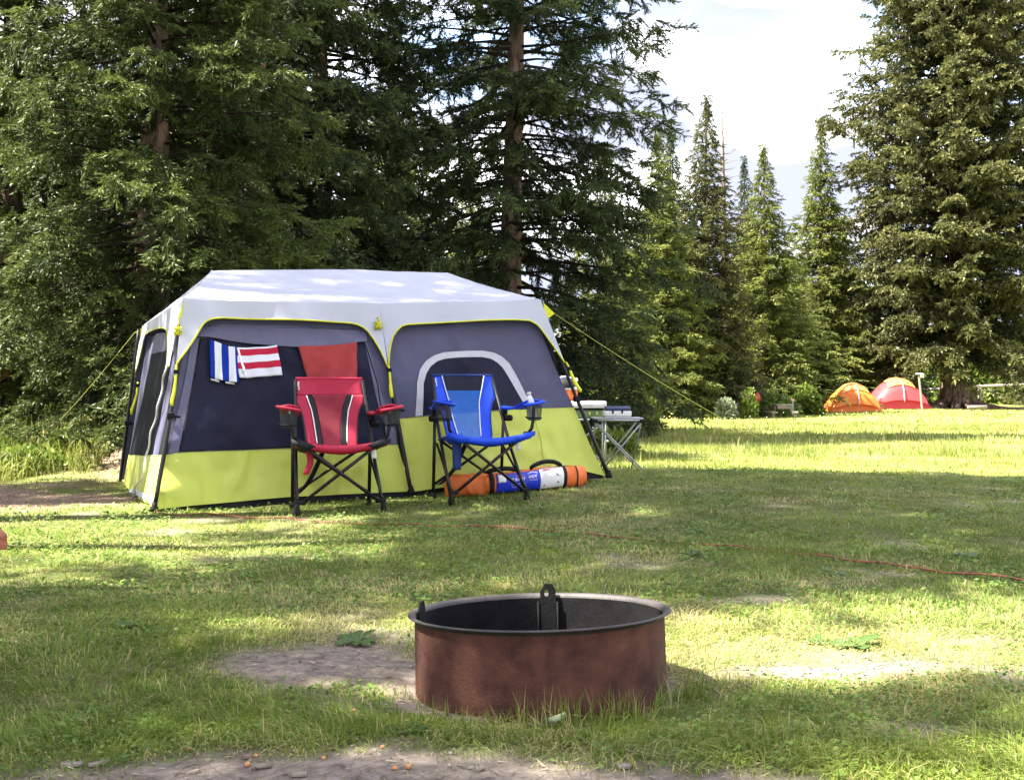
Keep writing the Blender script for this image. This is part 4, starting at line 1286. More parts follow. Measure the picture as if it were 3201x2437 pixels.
for s, o in ((0, 0), (1, 0)):
    ring_ = [bagp(s, 360 * k / 31) for k in range(32)]
    cen = A_ + ax_ * BL * s
    bm_.grid([ring_, [cen + (p - cen) * .5 + ax_ * (.008 if s else -.008) for p in ring_], [cen + ax_ * (.012 if s else -.012)] * 32])
obj('bag_body', bm_, m_orange, bag)
s_of = lambda u: (u - 1395) / 429.0
for u in (1520, 1750):
    obj('strap', MB().grid(around(s_of(u) - .017, s_of(u) + .017, -40, 175, 3, 24, .004), .002), m_black, bag)
obj('end_seam', MB().grid(around(s_of(1792) - .005, s_of(1792) + .005, 20, 150, 2, 18, .004), .002), m_black, bag)
def handle(u0, u1, h, ang):
    p0, p1 = bagp(s_of(u0), ang, .006), bagp(s_of(u1), ang, .006)
    rows = []
    for q in np.linspace(0, 1, 16):
        c = p0.lerp(p1, q) + up_ * h * (math.sin(math.pi * q) ** .7) + fr2 * .012 * math.sin(math.pi * q)
        rows.append([c - fr2 * .004 - up_ * .012, c + fr2 * .010, c - fr2 * .004 + up_ * .014])
    obj('handle', MB().grid(rows, .006), m_black, bag)
handle(1645, 1748, .048, 20); handle(1510, 1608, .022, 12)
pb = obj('printed_panel', MB().grid(around(s_of(1534), s_of(1671), 38, 142, 20, 14, .005), .002), m_pack, bag, label='blue part of the printed panel')
pw = obj('printed_panel', MB().grid(around(s_of(1671), s_of(1746), 28, 142, 14, 14, .005), .002), m_packw, bag, label='white part of the printed panel')
def print_on(parent, txt, u, ang, wid, hgt, mt, bold=.03, rot=0):
    v_, f_ = text_geo(txt, bold)
    xm = max(p.x for p in v_); ym = max(p.y for p in v_)
    vv = []
    for p in v_:
        x_, y_ = p.x / xm * wid / 2, p.y / ym * hgt / 2
        if rot:
            x_, y_ = x_ * math.cos(rot) - y_ * math.sin(rot), x_ * math.sin(rot) + y_ * math.cos(rot)
        vv.append(bagp(s_of(u + x_ / .00238), ang - y_ / .105 * 57.3, .0085))
    obj('lettering', MB().add(vv, f_), mt, parent, smooth=False)
print_on(pb, "10' SLANT", 1598, 76, .118, .030, m_packw)
print_on(pb, 'LEG', 1606, 60, .05, .018, m_inkred)
print_on(pb, '64 SQ FT', 1646, 70, .062, .028, m_packw)
print_on(pb, 'OF SHADE', 1648, 86, .058, .010, m_packw, .0)
print_on(pb, 'INSTANT CANOPY', 1602, 99, .115, .009, m_packw, 0)
print_on(pb, 'SHELTER', 1598, 112, .08, .008, m_packw, 0)
obj('print_patch', MB().grid(around(s_of(1538), s_of(1562), 44, 84, 5, 6, .008), .001), m_packw, pb)
obj('print_arc', MB().grid([[bagp(s_of(1632 + 30 * i / 13), 52 - 7 * math.sin(math.pi * i / 13) + k, .0085) for i in range(14)] for k in (0, 2.5)]), m_packw, pb)
obj('print_patch', MB().grid([[bagp(s_of(1675 + 36 * i / 11), 47 - (9 * math.sin(math.pi * i / 11)) * k, .0085) for i in range(12)] for k in (0, 1)]), m_inkred, pw)
obj('print_patch', MB().grid([[bagp(s_of(1678 + 10 * i / 7), 122 - (8 * math.sin(math.pi * i / 7)) * k, .0085) for i in range(8)] for k in (0, 1)]), m_inkred, pw)
obj('print_arc', MB().grid([[bagp(s_of(1720 + 8 * q + k * 3), 66 + 14 * q + 3 * math.sin(q * 5) - k * 2, .0085) for q in np.linspace(0, 1, 8)] for k in (0, 1)]), m_ink, pw)
print_on(pw, '+', 1727, 108, .02, .02, m_ink, .04, .3)

# ------------------------------------------------------------------ camp kitchen
KY = 10.55
def table_at():
    x0, x1 = tx(1852, KY), tx(2004, KY)
    c = (x0 + x1) / 2
    y0, y1 = KY - .20, KY + .20
    zt = at(0, 1304, KY).z
    g = G(c, KY)
    t = thing('folding_table', 'small aluminium roll-top folding table with crossed legs carrying the grey stove case', 'table', (c, KY, g))
    n = 6
    for i in range(n):
        yy = y0 + (y1 - y0) * (i + .5) / n
        obj('slat', MB().box((c, yy, zt - .006), (x1 - x0, (y1 - y0) / n - .008, .012), 0, .003), m_alu, t)
    for yy in (y0, y1):
        obj('rail', MB().tube([(x0, yy, zt - .022), (x1, yy, zt - .022)], .009, 8), m_alu, t)
        for xx, xo in ((x0 + .01, x1 - .0), (x1 - .01, x0 + .07)):
            obj('leg', MB().tube([(xx, yy, zt - .03), (xo, yy + (.01 if xx < c else -.01), G(xo, yy) + .005)], .007, 8), m_alu, t)
            obj('corner_block', MB().box((xx, yy, zt - .03), (.045, .035, .032), 0, .006), m_black, t)
    for xx in (x0 + .02, x1 - .02):
        obj('leg', MB().tube([(xx, y0, zt - .03), (xx - .05, y1, G(xx, y1) + .005)], .0065, 8), m_alu, t)
        obj('rail', MB().tube([(xx, y0, zt - .02), (xx, y1, zt - .02)], .008, 8), m_alu, t)
    return c, zt
kc, kz = table_at()
sx_ = tx(1927, KY)
st = thing('stove_case', 'grey and navy portable stove case on the aluminium folding table', 'stove', (sx_, KY - .03, kz))
obj('case_body', MB().box((sx_, KY - .03, kz + .036), (.25, .22, .05), 0, .012).box((sx_, KY - .03, kz + .006), (.235, .2, .012), 0, .003), m_white, st)
obj('lid', MB().box((sx_, KY - .03, kz + .082), (.232, .205, .040), 0, .014), m_stovetop, st)
for dx in (-.045, .04):
    obj('latch', MB().box((sx_ + dx, KY - .146, kz + .052), (.016, .010, .022), 0, .002), m_black, st)
obj('base_tray', MB().box((sx_, KY - .03, kz - .0), (.245, .21, .006), 0, .001), m_black, st)
# second stand behind the tent with stove, tray, tub and bag stacked on it
SY = 11.25
x0, x1 = tx(1700, SY), tx(1893, SY)
cx_, zt2 = (x0 + x1) / 2, at(0, 1306, SY).z
std = thing('kitchen_stand', 'camp kitchen stand half hidden behind the right end of the cabin tent', 'table', (cx_, SY, G(cx_, SY)))
obj('top', MB().box((cx_, SY, zt2 - .012), (x1 - x0 + .04, .42, .02), 0, .004), m_alu, std)
for sx in (-1, 1):
    for sy in (-1, 1):
        xx = cx_ + sx * ((x1 - x0) / 2 - .02)
        obj('leg', MB().tube([(xx, SY + sy * .18, zt2 - .02), (xx, SY + sy * .18, G(xx, SY))], .011, 8), m_alu, std)
    obj('cross_brace', MB().tube([(cx_ + sx * .26, SY - .185, zt2 - .05), (cx_ - sx * .26, SY - .185, G(cx_, SY) + .08)], .008, 8), m_alu, std)
gs = thing('camp_stove', 'dark green camp stove under the white tray behind the tent corner', 'stove', (cx_, SY, zt2))
obj('case_body', MB().box((cx_ + .01, SY, zt2 + .042), (x1 - x0 - .02, .34, .075), 0, .008), m_green, gs)
obj('grate', MB().box((cx_ + .01, SY, zt2 + .088), (x1 - x0 - .05, .30, .012), 0, .003), m_black, gs)
for u in (1839, 1862):
    obj('latch', MB().box((tx(u, SY), SY - .176, zt2 + .05), (.022, .012, .028), 0, .003), m_lime, gs)
zt3 = zt2 + .096
tr = thing('lid_tray', 'white plastic lid lying over the green camp stove', 'lid', (cx_, SY, zt3))
obj('lid_body', MB().box((cx_ - .01, SY, zt3 + .036), (x1 - x0 + .01, .40, .068), 0, .014), m_white, tr)
v_, f_ = text_geo('Coleman', .0)
w_ = max(p.x for p in v_)
obj('lettering', MB().add([(tx(1829, SY) + p.x / w_ * .06, SY - .2025, zt3 + .034 + p.y * .028) for p in v_], f_), m_grey2, tr, smooth=False)
zt4 = zt3 + .07
ox0, ox1 = tx(1725, SY), tx(1811, SY); oc = (ox0 + ox1) / 2
tub = thing('storage_tub', 'orange tub with a pale rim standing on the white lid behind the tent corner', 'tub', (oc, SY, zt4))
obj('tub_body', MB().box((oc - .008, SY, zt4 + .058), (ox1 - ox0 - .03, .22, .115), 0, .018), m_orange, tub)
obj('rim', MB().box((oc, SY, zt4 + .122), (ox1 - ox0 + .012, .25, .022), 0, .007), m_refl, tub)
zt5 = zt4 + .133
db = thing('domed_bag', 'navy and black domed bag with pale piping on top of the orange tub', 'bag', (oc + .0, SY, zt5))
for k, (nm, mt, yy, r) in enumerate((('bag_shell', m_navy, 0, 1.0), ('front_panel', m_black, -.075, .86))):
    mb = MB(); rows = []
    for j in range(9):
        ph = j / 8 * math.pi / 2
        rows.append([Vector((oc - .01 + .115 * r * math.cos(ph) * math.cos(a), SY + yy + .09 * math.cos(ph) * math.sin(a), zt5 + .105 * r * math.sin(ph))) for a in np.linspace(0, 2 * math.pi, 22)])
    mb.grid(rows); obj(nm, mb, mt, db)
obj('piping', MB().tube([(oc - .01 + .112 * math.cos(a), SY - .09, zt5 + .105 * math.sin(a)) for a in np.linspace(.05, math.pi - .05, 20)], .007, 6), m_refl, db)
obj('knob', MB().lathe([(0, -.02), (.016, -.016), (.02, 0), (.016, .016), (0, .02)], (oc + .098, SY - .06, zt5 + .072), 12, Matrix.Rotation(rad(70), 4, 'Y')), m_white, db)

# ------------------------------------------------------------------ fire ring
RX, RY = .085, 3.36
RZ = G(.08, 3.36)
fire = thing('fire_ring', 'rusty round steel fire ring standing on the lawn nearest the camera', 'fire ring', (RX, RY, RZ))
TILT = Matrix.Translation((RX, RY, -.028)) @ Matrix.Rotation(rad(-2.6), 4, 'X') @ Matrix.Rotation(rad(-1.4), 4, 'Y')
def ringmb(prof, n=96):
    mb = MB()
    mb.lathe(prof, (0, 0, 0), n)
    mb.v = [tuple(TILT @ Vector(p)) for p in mb.v]
    return mb
dent = lambda: None
obj('ring_wall', ringmb([(.3655, -.05), (.3655, .0), (.3645, .08), (.3640, .16), (.3636, .222)]), m_rust, fire, label='rusty outer face of the ring')
obj('inner_wall', ringmb([(.3596, -.05), (.3594, .08), (.3590, .222)]), m_soot, fire)
obj('rim', ringmb([(.3590, .219), (.361, .228), (.366, .2335), (.374, .2365), (.382, .2355), (.3835, .2325), (.382, .2305), (.374, .231), (.368, .228), (.3637, .219)]), m_rim, fire)
def tab(ang, w, z0, z1, hole):
    """steel bracket plate standing inside the rim"""
    out = []
    hw = w / 2
    out = [(-hw, z0), (hw, z0), (hw, z1 - .022), (hw - .011, z1), (-hw + .015, z1), (-hw, z1 - .026)]
    bm = bmesh.new()
    ov = [bm.verts.new((x, 0, z)) for x, z in out]
    ed = [bm.edges.new((ov[i], ov[(i + 1) % len(ov)])) for i in range(len(ov))]
    if hole:
        hx, hz, hr = -hw + .020, z1 - .030, .0095
        hv = [bm.verts.new((hx + hr * .75 * math.cos(a), 0, hz + hr * 1.25 * math.sin(a))) for a in np.linspace(0, 2 * math.pi, 14)[:-1]]
        ed += [bm.edges.new((hv[i], hv[(i + 1) % len(hv)])) for i in range(len(hv))]
    bmesh.ops.triangle_fill(bm, edges=ed, use_beauty=True)
    r = bmesh.ops.extrude_face_region(bm, geom=list(bm.faces))
    bmesh.ops.translate(bm, vec=(0, .006, 0), verts=[e for e in r['geom'] if isinstance(e, bmesh.types.BMVert)])
    bm.verts.ensure_lookup_table(); bm.verts.index_update()
    M = TILT @ Matrix.Rotation(rad(ang - 90), 4, 'Z') @ Matrix.Translation((0, .348, 0))
    mb = MB().add([M @ v.co for v in bm.verts], [[v.index for v in f.verts] for f in bm.faces])
    bm.free()
    return mb
obj('bracket', tab(84, .050, .05, .268, True), m_soot, fire, smooth=False, label='upright bracket with a hole at the back of the ring')
mb = tab(172, .075, .05, .262, False)
obj('bracket', mb, m_soot, fire, smooth=False, label='bracket plate inside the left side of the ring')
mb = MB()
for dx in (-.032, .030):
    mb.box((dx, .352, .11), (.006, .012, .2))
mb.v = [tuple(TILT @ Matrix.Rotation(rad(84 - 90), 4, 'Z') @ Vector(p)) for p in mb.v]
obj('slide_channel', mb, m_soot, fire)
rows = []
for i in range(9):
    r = .358 * i / 8
    rows.append([Vector((RX + r * math.cos(a), RY + r * math.sin(a), RZ + .005 + .035 * float(fbm(r * 12 * math.cos(a) + 5, r * 12 * math.sin(a), 4)))) for a in np.linspace(0, 2 * math.pi, 40)])
single('ash_bed', MB().grid(rows), m_ash, 'grey ash and char lying inside the fire ring', 'ash')

# ------------------------------------------------------------------ red cable over the lawn
cb = [(470, 1604), (560, 1612), (640, 1606), (760, 1622), (880, 1618), (1000, 1632), (1150, 1640), (1300, 1645), (1440, 1648), (1580, 1652), (1640, 1656), (1780, 1668), (1900, 1680), (2060, 1692), (2180, 1706), (2290, 1712), (2420, 1724), (2540, 1738), (2660, 1756), (2780, 1768), (2860, 1778), (2960, 1796), (3060, 1800), (3160, 1814), (3230, 1828), (3330, 1840)]
pts = []
for i, (u, v) in enumerate(resample(cb, 150)):
    y = EYE * F / (v - CY)
    for k in range(4):
        x = tx(u, y); y = (EYE - G(x, y)) * F / (v - CY)
    x = tx(u, y)
    pts.append((x, y, G(x, y) + .003 + .014 * float(vn(i * .21, 3, 8)) ** 2))
single('extension_cord', MB().tube(pts, .0048, 6), m_cordred, 'long red cord lying across the lawn from the tent corner past the chairs', 'cord')

# ------------------------------------------------------------------ bench at the photo edge
by = 3.0
be = thing('picnic_bench', 'end of a red-brown timber bench poking in at the photo edge on the lawn', 'bench', (-2.05, 2.7, G(-2.05, 2.7)))
zb = at(0, 1690, by).z
bc0 = at(23, 1690, by); bR = Matrix.Rotation(rad(30), 4, 'Z')
for k in range(2):
    obj('plank', MB().box(bc0 + bR @ Vector((-.875, .072 + .152 * k, -.002)), (1.75, .145, .042), rad(30), .005), m_wood, be)
for dx in (-.4, -1.4):
    q = bc0 + bR @ Vector((dx, .15, 0))
    obj('leg', MB().box((q.x, q.y, (zb - .03 + G(q.x, q.y)) / 2), (.09, .2, zb - .03 - G(q.x, q.y)), rad(30), .004), m_wood, be)

# ------------------------------------------------------------------ far camp on the right
def dome(name, label, u0, u1, v0, v1, y, mt, mt2, seed, vis=False):
    x0, x1 = tx(u0, y), tx(u1, y); c = (x0 + x1) / 2; w = (x1 - x0) / 2
    g = at(0, v1, y).z; H = at(0, v0, y).z - g
    t = thing(name, label, 'tent', (c, y, g))
    D = w * .85
    def P(a, q, k=1.0):
        """a 0..1 across, q 0..1 back to front"""
        X = (a * 2 - 1); Yq = (q * 2 - 1)
        e = max(0, 1 - abs(X) ** 2.0) ** .55 * max(0, 1 - abs(Yq) ** 2.3) ** .6
        s = 1 - .18 * (1 - e)
        return Vector((c + X * w * (1 - .10 * e), y + Yq * D, g + H * k * e))
    n = 25
    obj('canopy', MB().grid([[P(i / (n - 1), j / (n - 1)) for i in range(n)] for j in range(n)]), mt, t)
    # darker door panel in front and paler brow over it; on the orange tent its sunlight is in the colour
    obj('vestibule', MB().grid([[P(.08 + .84 * i / 16, .03 + .47 * j / 8, 1.03) + Vector((0, -.16 * (1 - abs(j / 8 - .3)), .0)) for i in range(17)] for j in range(9)]), mt, t)
    obj('brow', MB().grid([[P(.26 + .5 * i / 14, .18 + .34 * j / 7, 1.10) + Vector((0, -.14, .0)) for i in range(15)] for j in range(8)]), mt2, t)
    for a0 in (.12, .88):
        obj('pole_sleeve', MB().tube([P(a0 + (1 - 2 * a0) * q, .06 + .88 * q, 1.045) + Vector((0, -.02, .01)) for q in np.linspace(0, 1, 20)], .028, 6), mt2, t)
    zp = obj('zip', MB().tube([P(.5 + .02 * math.sin(q * 3), .02 + .34 * q, 1.05) + Vector((0, -.20, 0)) for q in np.linspace(0, 1, 10)], .022, 6), m_trim, t)
    obj('guy_rope', MB().tube([P(.12, .3, .8), Vector((c - w * 1.3, y - .3, g + .02))], .012, 5), m_trim, t)
    return t
dome('dome_tent', 'orange dome tent in the sunny meadow in front of the red tent', 2580, 2742, 1204, 1287, 44.2, m_tentO, m_tentO2, 1)
rt = dome('dome_tent', 'red dome tent partly behind the orange tent under the huge spruce', 2708, 2888, 1188, 1276, 49.5, m_tentR, m_tentO2, 2)
# signpost
def post(name, label, cat, u, v0, v1, y, w, m, lean=0.0):
    b, tp = at(u, v1, y), at(u - lean, v0, y)
    b.z = min(b.z, G(b.x, b.y)) - .02
    t = thing(name, label, cat, b)
    obj('post', MB().tube([b, tp], w / 2, 4), m, t, smooth=False)
    return t, tp
sp, stp = post('campsite_post', 'pale wooden campsite post with a small white plate in front of the huge spruce', 'post', 2884, 1168, 1276, 42, .085, m_greywood, 12)
obj('number_plate', MB().box(stp + Vector((.10, -.04, -.07)), (.17, .03, .15), .2, .01), m_white, sp)
obj('cap', MB().box(stp + Vector((.02, 0, .0)), (.2, .18, .05), .2, .012), m_white, sp)
wp, wtp = post('water_post', 'thin grey post with a pink cap right behind the picnic table', 'post', 2477, 1250, 1290, 37, .06, m_alu)
obj('cap', MB().box(wtp + Vector((0, 0, .0)), (.12, .1, .07), 0, .01), MAT('faded_pink', (.5, .27, .24), .6), wp)
# picnic table in the sun
py = 36.5
pc = at(2446, 1270, py); g = G(pc.x, py)
pt_ = thing('picnic_table', 'low sunlit picnic table with two benches at the edge of the trees', 'table', (pc.x, py, g))
for k in range(3):
    obj('top_plank', MB().box((pc.x, py - .2 + .2 * k, at(0, 1265, py).z + .0), (.48, .19, .05), 0, .008), m_greywood, pt_)
obj('apron', MB().box((pc.x, py - .27, at(0, 1271, py).z - .02), (.44, .04, .09), 0, .005), m_greywood, pt_)
for du, rzz in ((-35, .15), (40, -.25)):
    q = at(2446 + du, 1290, py - .5)
    obj('bench', MB().box((q.x, q.y, at(0, 1288, py - .5).z), (.19, .62, .05), rzz, .008), m_greywood, pt_)
    obj('bench_leg', MB().box((q.x, q.y, (at(0, 1290, py - .5).z + g) / 2 - .1), (.1, .4, .4), rzz, .006), m_greywood, pt_)
for dx in (-.2, .2):
    obj('leg', MB().tube([(pc.x + dx, py, at(0, 1266, py).z), (pc.x + dx * 1.8, py, g - .1)], .04, 6), m_greywood, pt_)
# stump
sc_ = onground(2310, 35.5)
single('tree_stump', MB().lathe([(.32, -.1), (.24, .12), (.21, .3), (.2, .44), (.17, .46), (.06, .455), (.0, .44)], sc_, 16), m_barkd, 'pale tree stump between the silvery plant and the pale green plant', 'stump')
# towel-like cloth and red bag by the tree
q = at(2322, 1238, 37.2)
single('white_cloth', MB().grid([[q + Vector((.24 * s + .10 * t_, .02 * math.sin(5 * t_), -.34 * t_ - .1 * s)) for s in np.linspace(-.3, .3, 5)] for t_ in np.linspace(-.5, .6, 7)], .012), m_fly, 'white cloth hung on the pointed spruce, above the stump', 'cloth')
q = at(2364, 1243, 37.0)
single('red_bag', MB().lathe([(0, -.17), (.10, -.15), (.14, -.04), (.12, .09), (.05, .16), (.02, .22), (0, .22)], q, 12), m_tentR, 'small red bag hanging on the right side of the pointed spruce trunk', 'bag')
# ground log under the huge spruce
single('log', MB().tube([onground(3025, 44.5, .16), onground(3085, 44.5, .17)], .06, 8).tube([onground(3038, 44.5, .0), onground(3038, 44.5, .15)], .05, 6).tube([onground(3074, 44.5, .0), onground(3074, 44.5, .15)], .05, 6), m_greywood, 'low grey log bench on the grass below the huge spruce', 'log')
# rail fences
def fence(label, pts, rails, y):
    t = thing('rail_fence', label, 'fence', onground(pts[0][0], y(pts[0][0])))
    for (u, v0, v1) in pts:
        yy = y(u)
        a, b = at(u, v0, yy), at(u, v1, yy); b.z = min(b.z, G(b.x, yy)) - .05
        obj('post', MB().tube([b, a], .13, 8), m_greywood, t)
    for (ua, va, ub, vb) in rails:
        obj('rail', MB().tube([at(ua, va, y(ua) - .12), at((ua + ub) / 2, (va + vb) / 2 + 1, y((ua + ub) / 2) - .12), at(ub, vb, y(ub) - .12)], [.085, .08, .07], 8), m_greywood, t)
fence('pale post and rail fence in the sunny field right of the huge spruce', [(3064, 1203, 1258), (3240, 1196, 1256), (2895, 1212, 1258)], [(2880, 1219, 3068, 1207), (3060, 1207, 3330, 1198)], lambda u: 61 + (u - 3060) * .004)
fence('dark rail fence in the shade beyond the folding table', [(2175, 1252, 1275), (2060, 1268, 1280), (2285, 1246, 1272)], [(1975, 1275, 2180, 1258), (2170, 1254, 2290, 1250)], lambda u: 43)
fence('thin rail fence in front of the trees, ending behind the orange dome tent', [(2420, 1236, 1275), (2590, 1226, 1275), (2735, 1222, 1270)], [(2290, 1248, 2425, 1241), (2415, 1240, 2600, 1231), (2590, 1231, 2740, 1224)], lambda u: 55)
road = MB().grid([[Vector((x, 56 + .02 * x + dy, G(x, 56 + .02 * x + dy) + .05)) for x in np.linspace(23.5, 60, 50)] for dy in (-.6, 0, .6)])
r_ = obj('path', road, MAT('pale_gravel', (.45, .40, .33), .95, .2, 4, bump=.4), None); r_['kind'] = 'structure'
# ------------------------------------------------------------------ grass
def sample(n, y0, y1, margin=.95, pw=1.0):
    y = y0 + (y1 - y0) * RNG.uniform(0, 1, n) ** pw
    x = RNG.uniform(-1, 1, n) * (.455 * y + margin)
    return x, y

def keep_out(x, y):
    a = (x - T0.x) * E1.x + (y - T0.y) * E1.y
    b = (x - T0.x) * E2.x + (y - T0.y) * E2.y
    k = ~((a > .02) & (a < TL - .02) & (b > .03) & (b < TD))
    k &= np.hypot(x - .085, y - 3.36) > .385
    return k

def blades(x, y, h, w, lay, name, mat, straw=.08, swirl=1.0, segs=2):
    n = len(x)
    z = gz(x, y) - .004
    flow = fbm(x * 1.1, y * 1.1, 61, 2) * 12.6
    fine = fbm(x * 5, y * 5, 67, 2) * 9
    az = flow * swirl + fine * .5 + RNG.normal(0, .9, n)
    dx, dy = np.cos(az), np.sin(az)
    face = az + math.pi / 2 + RNG.normal(0, .5, n)
    px, py = np.cos(face) * w / 2, np.sin(face) * w / 2
    lay = np.clip(lay, 0, 1.3)
    up = np.cos(lay * 1.15); ou = np.sin(lay * 1.15)
    P = np.stack([x, y, z], -1)
    W = np.stack([px, py, np.zeros(n)], -1)
    D = np.stack([dx, dy, np.zeros(n)], -1)
    U = np.array([0, 0, 1.0])
    mid = P + D * (h * .5 * ou * .55)[:, None] + U * (h * .5 * (up * .6 + .4))[:, None]
    tip = P + D * (h * ou * 1.05)[:, None] + U * (h * np.maximum(up * .9 + .1 - .25 * lay, .12))[:, None]
    one = segs == 1
    if one:
        V = np.stack([P - W, P + W, tip], 1)
    else:
        V = np.stack([np.stack([P - W, P + W, mid + W * .8], 1), np.stack([P - W, mid + W * .8, mid - W * .8], 1), np.stack([mid - W * .8, mid + W * .8, tip], 1)], 1).reshape(-1, 3, 3)
    patch = fbm(x * .9, y * .9, 71, 3)
    c = np.zeros((n, 4)); c[:, 3] = 1
    c[:, 0] = np.clip(.15 + .5 * RNG.uniform(0, 1, n) + 1.3 * (patch - .5), 0, 1)
    dry = np.clip((fbm(x * 1.6, y * 1.6, 83, 3) - .53) * 3.0, 0, .75) + straw + .34 * blob(x, y, 1.3, 3.9, 1.5, .75) + .22 * blob(x, y, -1.6, 6.4, 1.5, .6)
    s = RNG.uniform(0, 1, n) < dry
    c[:, 1] = np.where(s, RNG.uniform(.5, 1, n), RNG.uniform(0, .12, n))
    o = tri_mesh(name, V, c if one else np.repeat(c, 3, 0), mat)
    o['kind'] = 'stuff'
    return o

def lawn(n, y0, y1, hs, ws, pw=1.0, name='grass', segs=2):
    x, y = sample(n, y0, y1, pw=pw)
    d, li, _ = cover(x, y)
    tuft = fbm(x * 4.2, y * 4.2, 91, 3)
    keep = keep_out(x, y) & (RNG.uniform(0, 1, n) > np.clip(d * .99, 0, .965)) & (RNG.uniform(0, 1, n) > np.clip(li * .93, 0, .985)) & (RNG.uniform(0, 1, n) < .35 + 1.3 * tuft)
    x, y, tuft, d = x[keep], y[keep], tuft[keep], d[keep]
    big = fbm(x * 1.3 + 7, y * 1.3, 95, 2)
    lush = blob(x, y, .75, 2.55, .8, .42) + blob(x, y, .1, 2.85, .55, .16) + .55 * blob(x, y, -1.2, 3.2, .9, .9)
    h = hs * RNG.uniform(.5, 1.25, len(x)) * (.35 + .9 * tuft + .5 * big) * (1 - .55 * d) * (1 + .6 * lush)
    w = ws * RNG.uniform(.7, 1.3, len(x))
    lay = np.abs(RNG.normal(.92, .36, len(x)))
    return blades(x, y, h, w, lay, name, m_grass, segs=segs)

lawn(80000, 1.95, 3.1, .042, .0028)
lawn(104000, 3.1, 4.7, .036, .0034)
lawn(104000, 4.7, 7.2, .037, .0046)
lawn(150000, 7.2, 11.0, .036, .0075, segs=1)
# long stems leaning on the front of the fire ring
x = RNG.uniform(-.38, .55, 900); y = 3.36 - np.sqrt(np.maximum(0, .385 ** 2 - np.clip(x - .085, -.38, .38) ** 2)) - np.abs(RNG.normal(.02, .05, 900))
k = RNG.uniform(0, 1, 900) < .35 + .5 * (x > .1)
x, y = x[k], y[k]
blades(x, y, RNG.uniform(.04, .13, len(x)) * (.6 + .5 * (x > 0)), np.full(len(x), .0028), np.abs(RNG.normal(.45, .3, len(x))), 'long_grass', m_grass, .12)
# meadow
def meadow(n, y0, y1, h0, w0, name='meadow_grass'):
    x, y = sample(n, y0, y1, 1.5, .8)
    d, li, _ = cover(x, y)
    t = fbm(x * .8, y * .8, 101, 3)
    keep = keep_out(x, y) & (RNG.uniform(0, 1, n) > np.clip(li, 0, .97)) & (RNG.uniform(0, 1, n) < .45 + t)
    x, y, t = x[keep], y[keep], t[keep]
    rise = np.clip((y - 10.5) / 5, .35, 1)
    h = h0 * RNG.uniform(.5, 1.3, len(x)) * (.5 + t) * rise
    return blades(x, y, h, w0 * RNG.uniform(.7, 1.3, len(x)), np.abs(RNG.normal(.42, .28, len(x))), name, m_meadow, .10, segs=1)
meadow(80000, 10.6, 17, .10, .011)
meadow(70000, 17, 30, .085, .022)
meadow(50000, 30, 62, .08, .045)
# clover and small flat leaves between the blades
def clover(n, y0, y1, s):
    x, y = sample(n, y0, y1)
    d, li, _ = cover(x, y)
    p = fbm(x * 2.1, y * 2.1, 111, 3)
    k = keep_out(x, y) & (p > .47) & (RNG.uniform(0, 1, n) > d) & (RNG.uniform(0, 1, n) > li)
    x, y = x[k], y[k]; n = len(x)
    P = np.stack([x, y, gz(x, y) + RNG.uniform(.004, .03, n)], -1)
    X = norm(np.stack([RNG.normal(size=n), RNG.normal(size=n), RNG.normal(0, .35, n)], -1))
    Y = norm(np.cross(np.tile([0, 0, 1.0], (n, 1)) + RNG.normal(0, .3, (n, 3)), X))
    L = (s * RNG.uniform(.6, 1.4, n))[:, None]
    a, b, c_, d_ = P, P + X * L * .6 + Y * L * .42, P + X * L, P + X * L * .6 - Y * L * .42
    V = np.concatenate([np.stack([a, b, c_], 1), np.stack([a, c_, d_], 1)])
    t = np.zeros((n, 4)); t[:, 3] = 1; t[:, 0] = RNG.uniform(0, 1, n); t[:, 1] = RNG.uniform(0, .25, n)
    o = tri_mesh('clover', V, np.concatenate([t, t]), m_clover); o['kind'] = 'stuff'
clover(26000, 2.0, 4.5, .014)
clover(40000, 4.5, 11, .022)
# needle litter, twigs and straw on the bare soil
def litter():
    xs_, ys_ = [], []
    x, y = sample(60000, 2.2, 13)
    d, li, _ = cover(x, y)
    k = keep_out(x, y) & (RNG.uniform(0, 1, 60000) < np.clip(d * .35 + li * .8, 0, 1))
    x, y = x[k], y[k]; n = len(x)
    P = np.stack([x, y, gz(x, y) + RNG.uniform(.002, .008, n)], -1)
    az = RNG.uniform(0, 6.28, n); L = (RNG.uniform(.008, .035, n) * (1 + (y > 6) * .8))[:, None]
    X = np.stack([np.cos(az), np.sin(az), RNG.normal(0, .15, n)], -1); W = np.stack([-np.sin(az), np.cos(az), np.zeros(n)], -1) * (L * .10 + .001)
    V = np.stack([P - W, P + W, P + X * L], 1)
    t = np.zeros((n, 4)); t[:, 3] = 1; t[:, 0] = RNG.uniform(0, 1, n) ** 2; t[:, 1] = RNG.uniform(0, 1, n) ** 3
    o = tri_mesh('needle_litter', V, t, LEAF('dry_litter', (.05, .03, .02), (.30, .22, .15), (.42, .35, .26), .1)); o['kind'] = 'stuff'
litter()
# meadow seed heads: fine tall stems and dandelions
x, y = sample(3000, 10.8, 27, 1.2, .7)
k = keep_out(x, y) & (x > -.5)
x, y = x[k], y[k]
blades(x, y, RNG.uniform(.10, .24, len(x)), .0025 + .0003 * y, np.abs(RNG.normal(.15, .15, len(x))), 'seed_stems', m_meadow, .6)
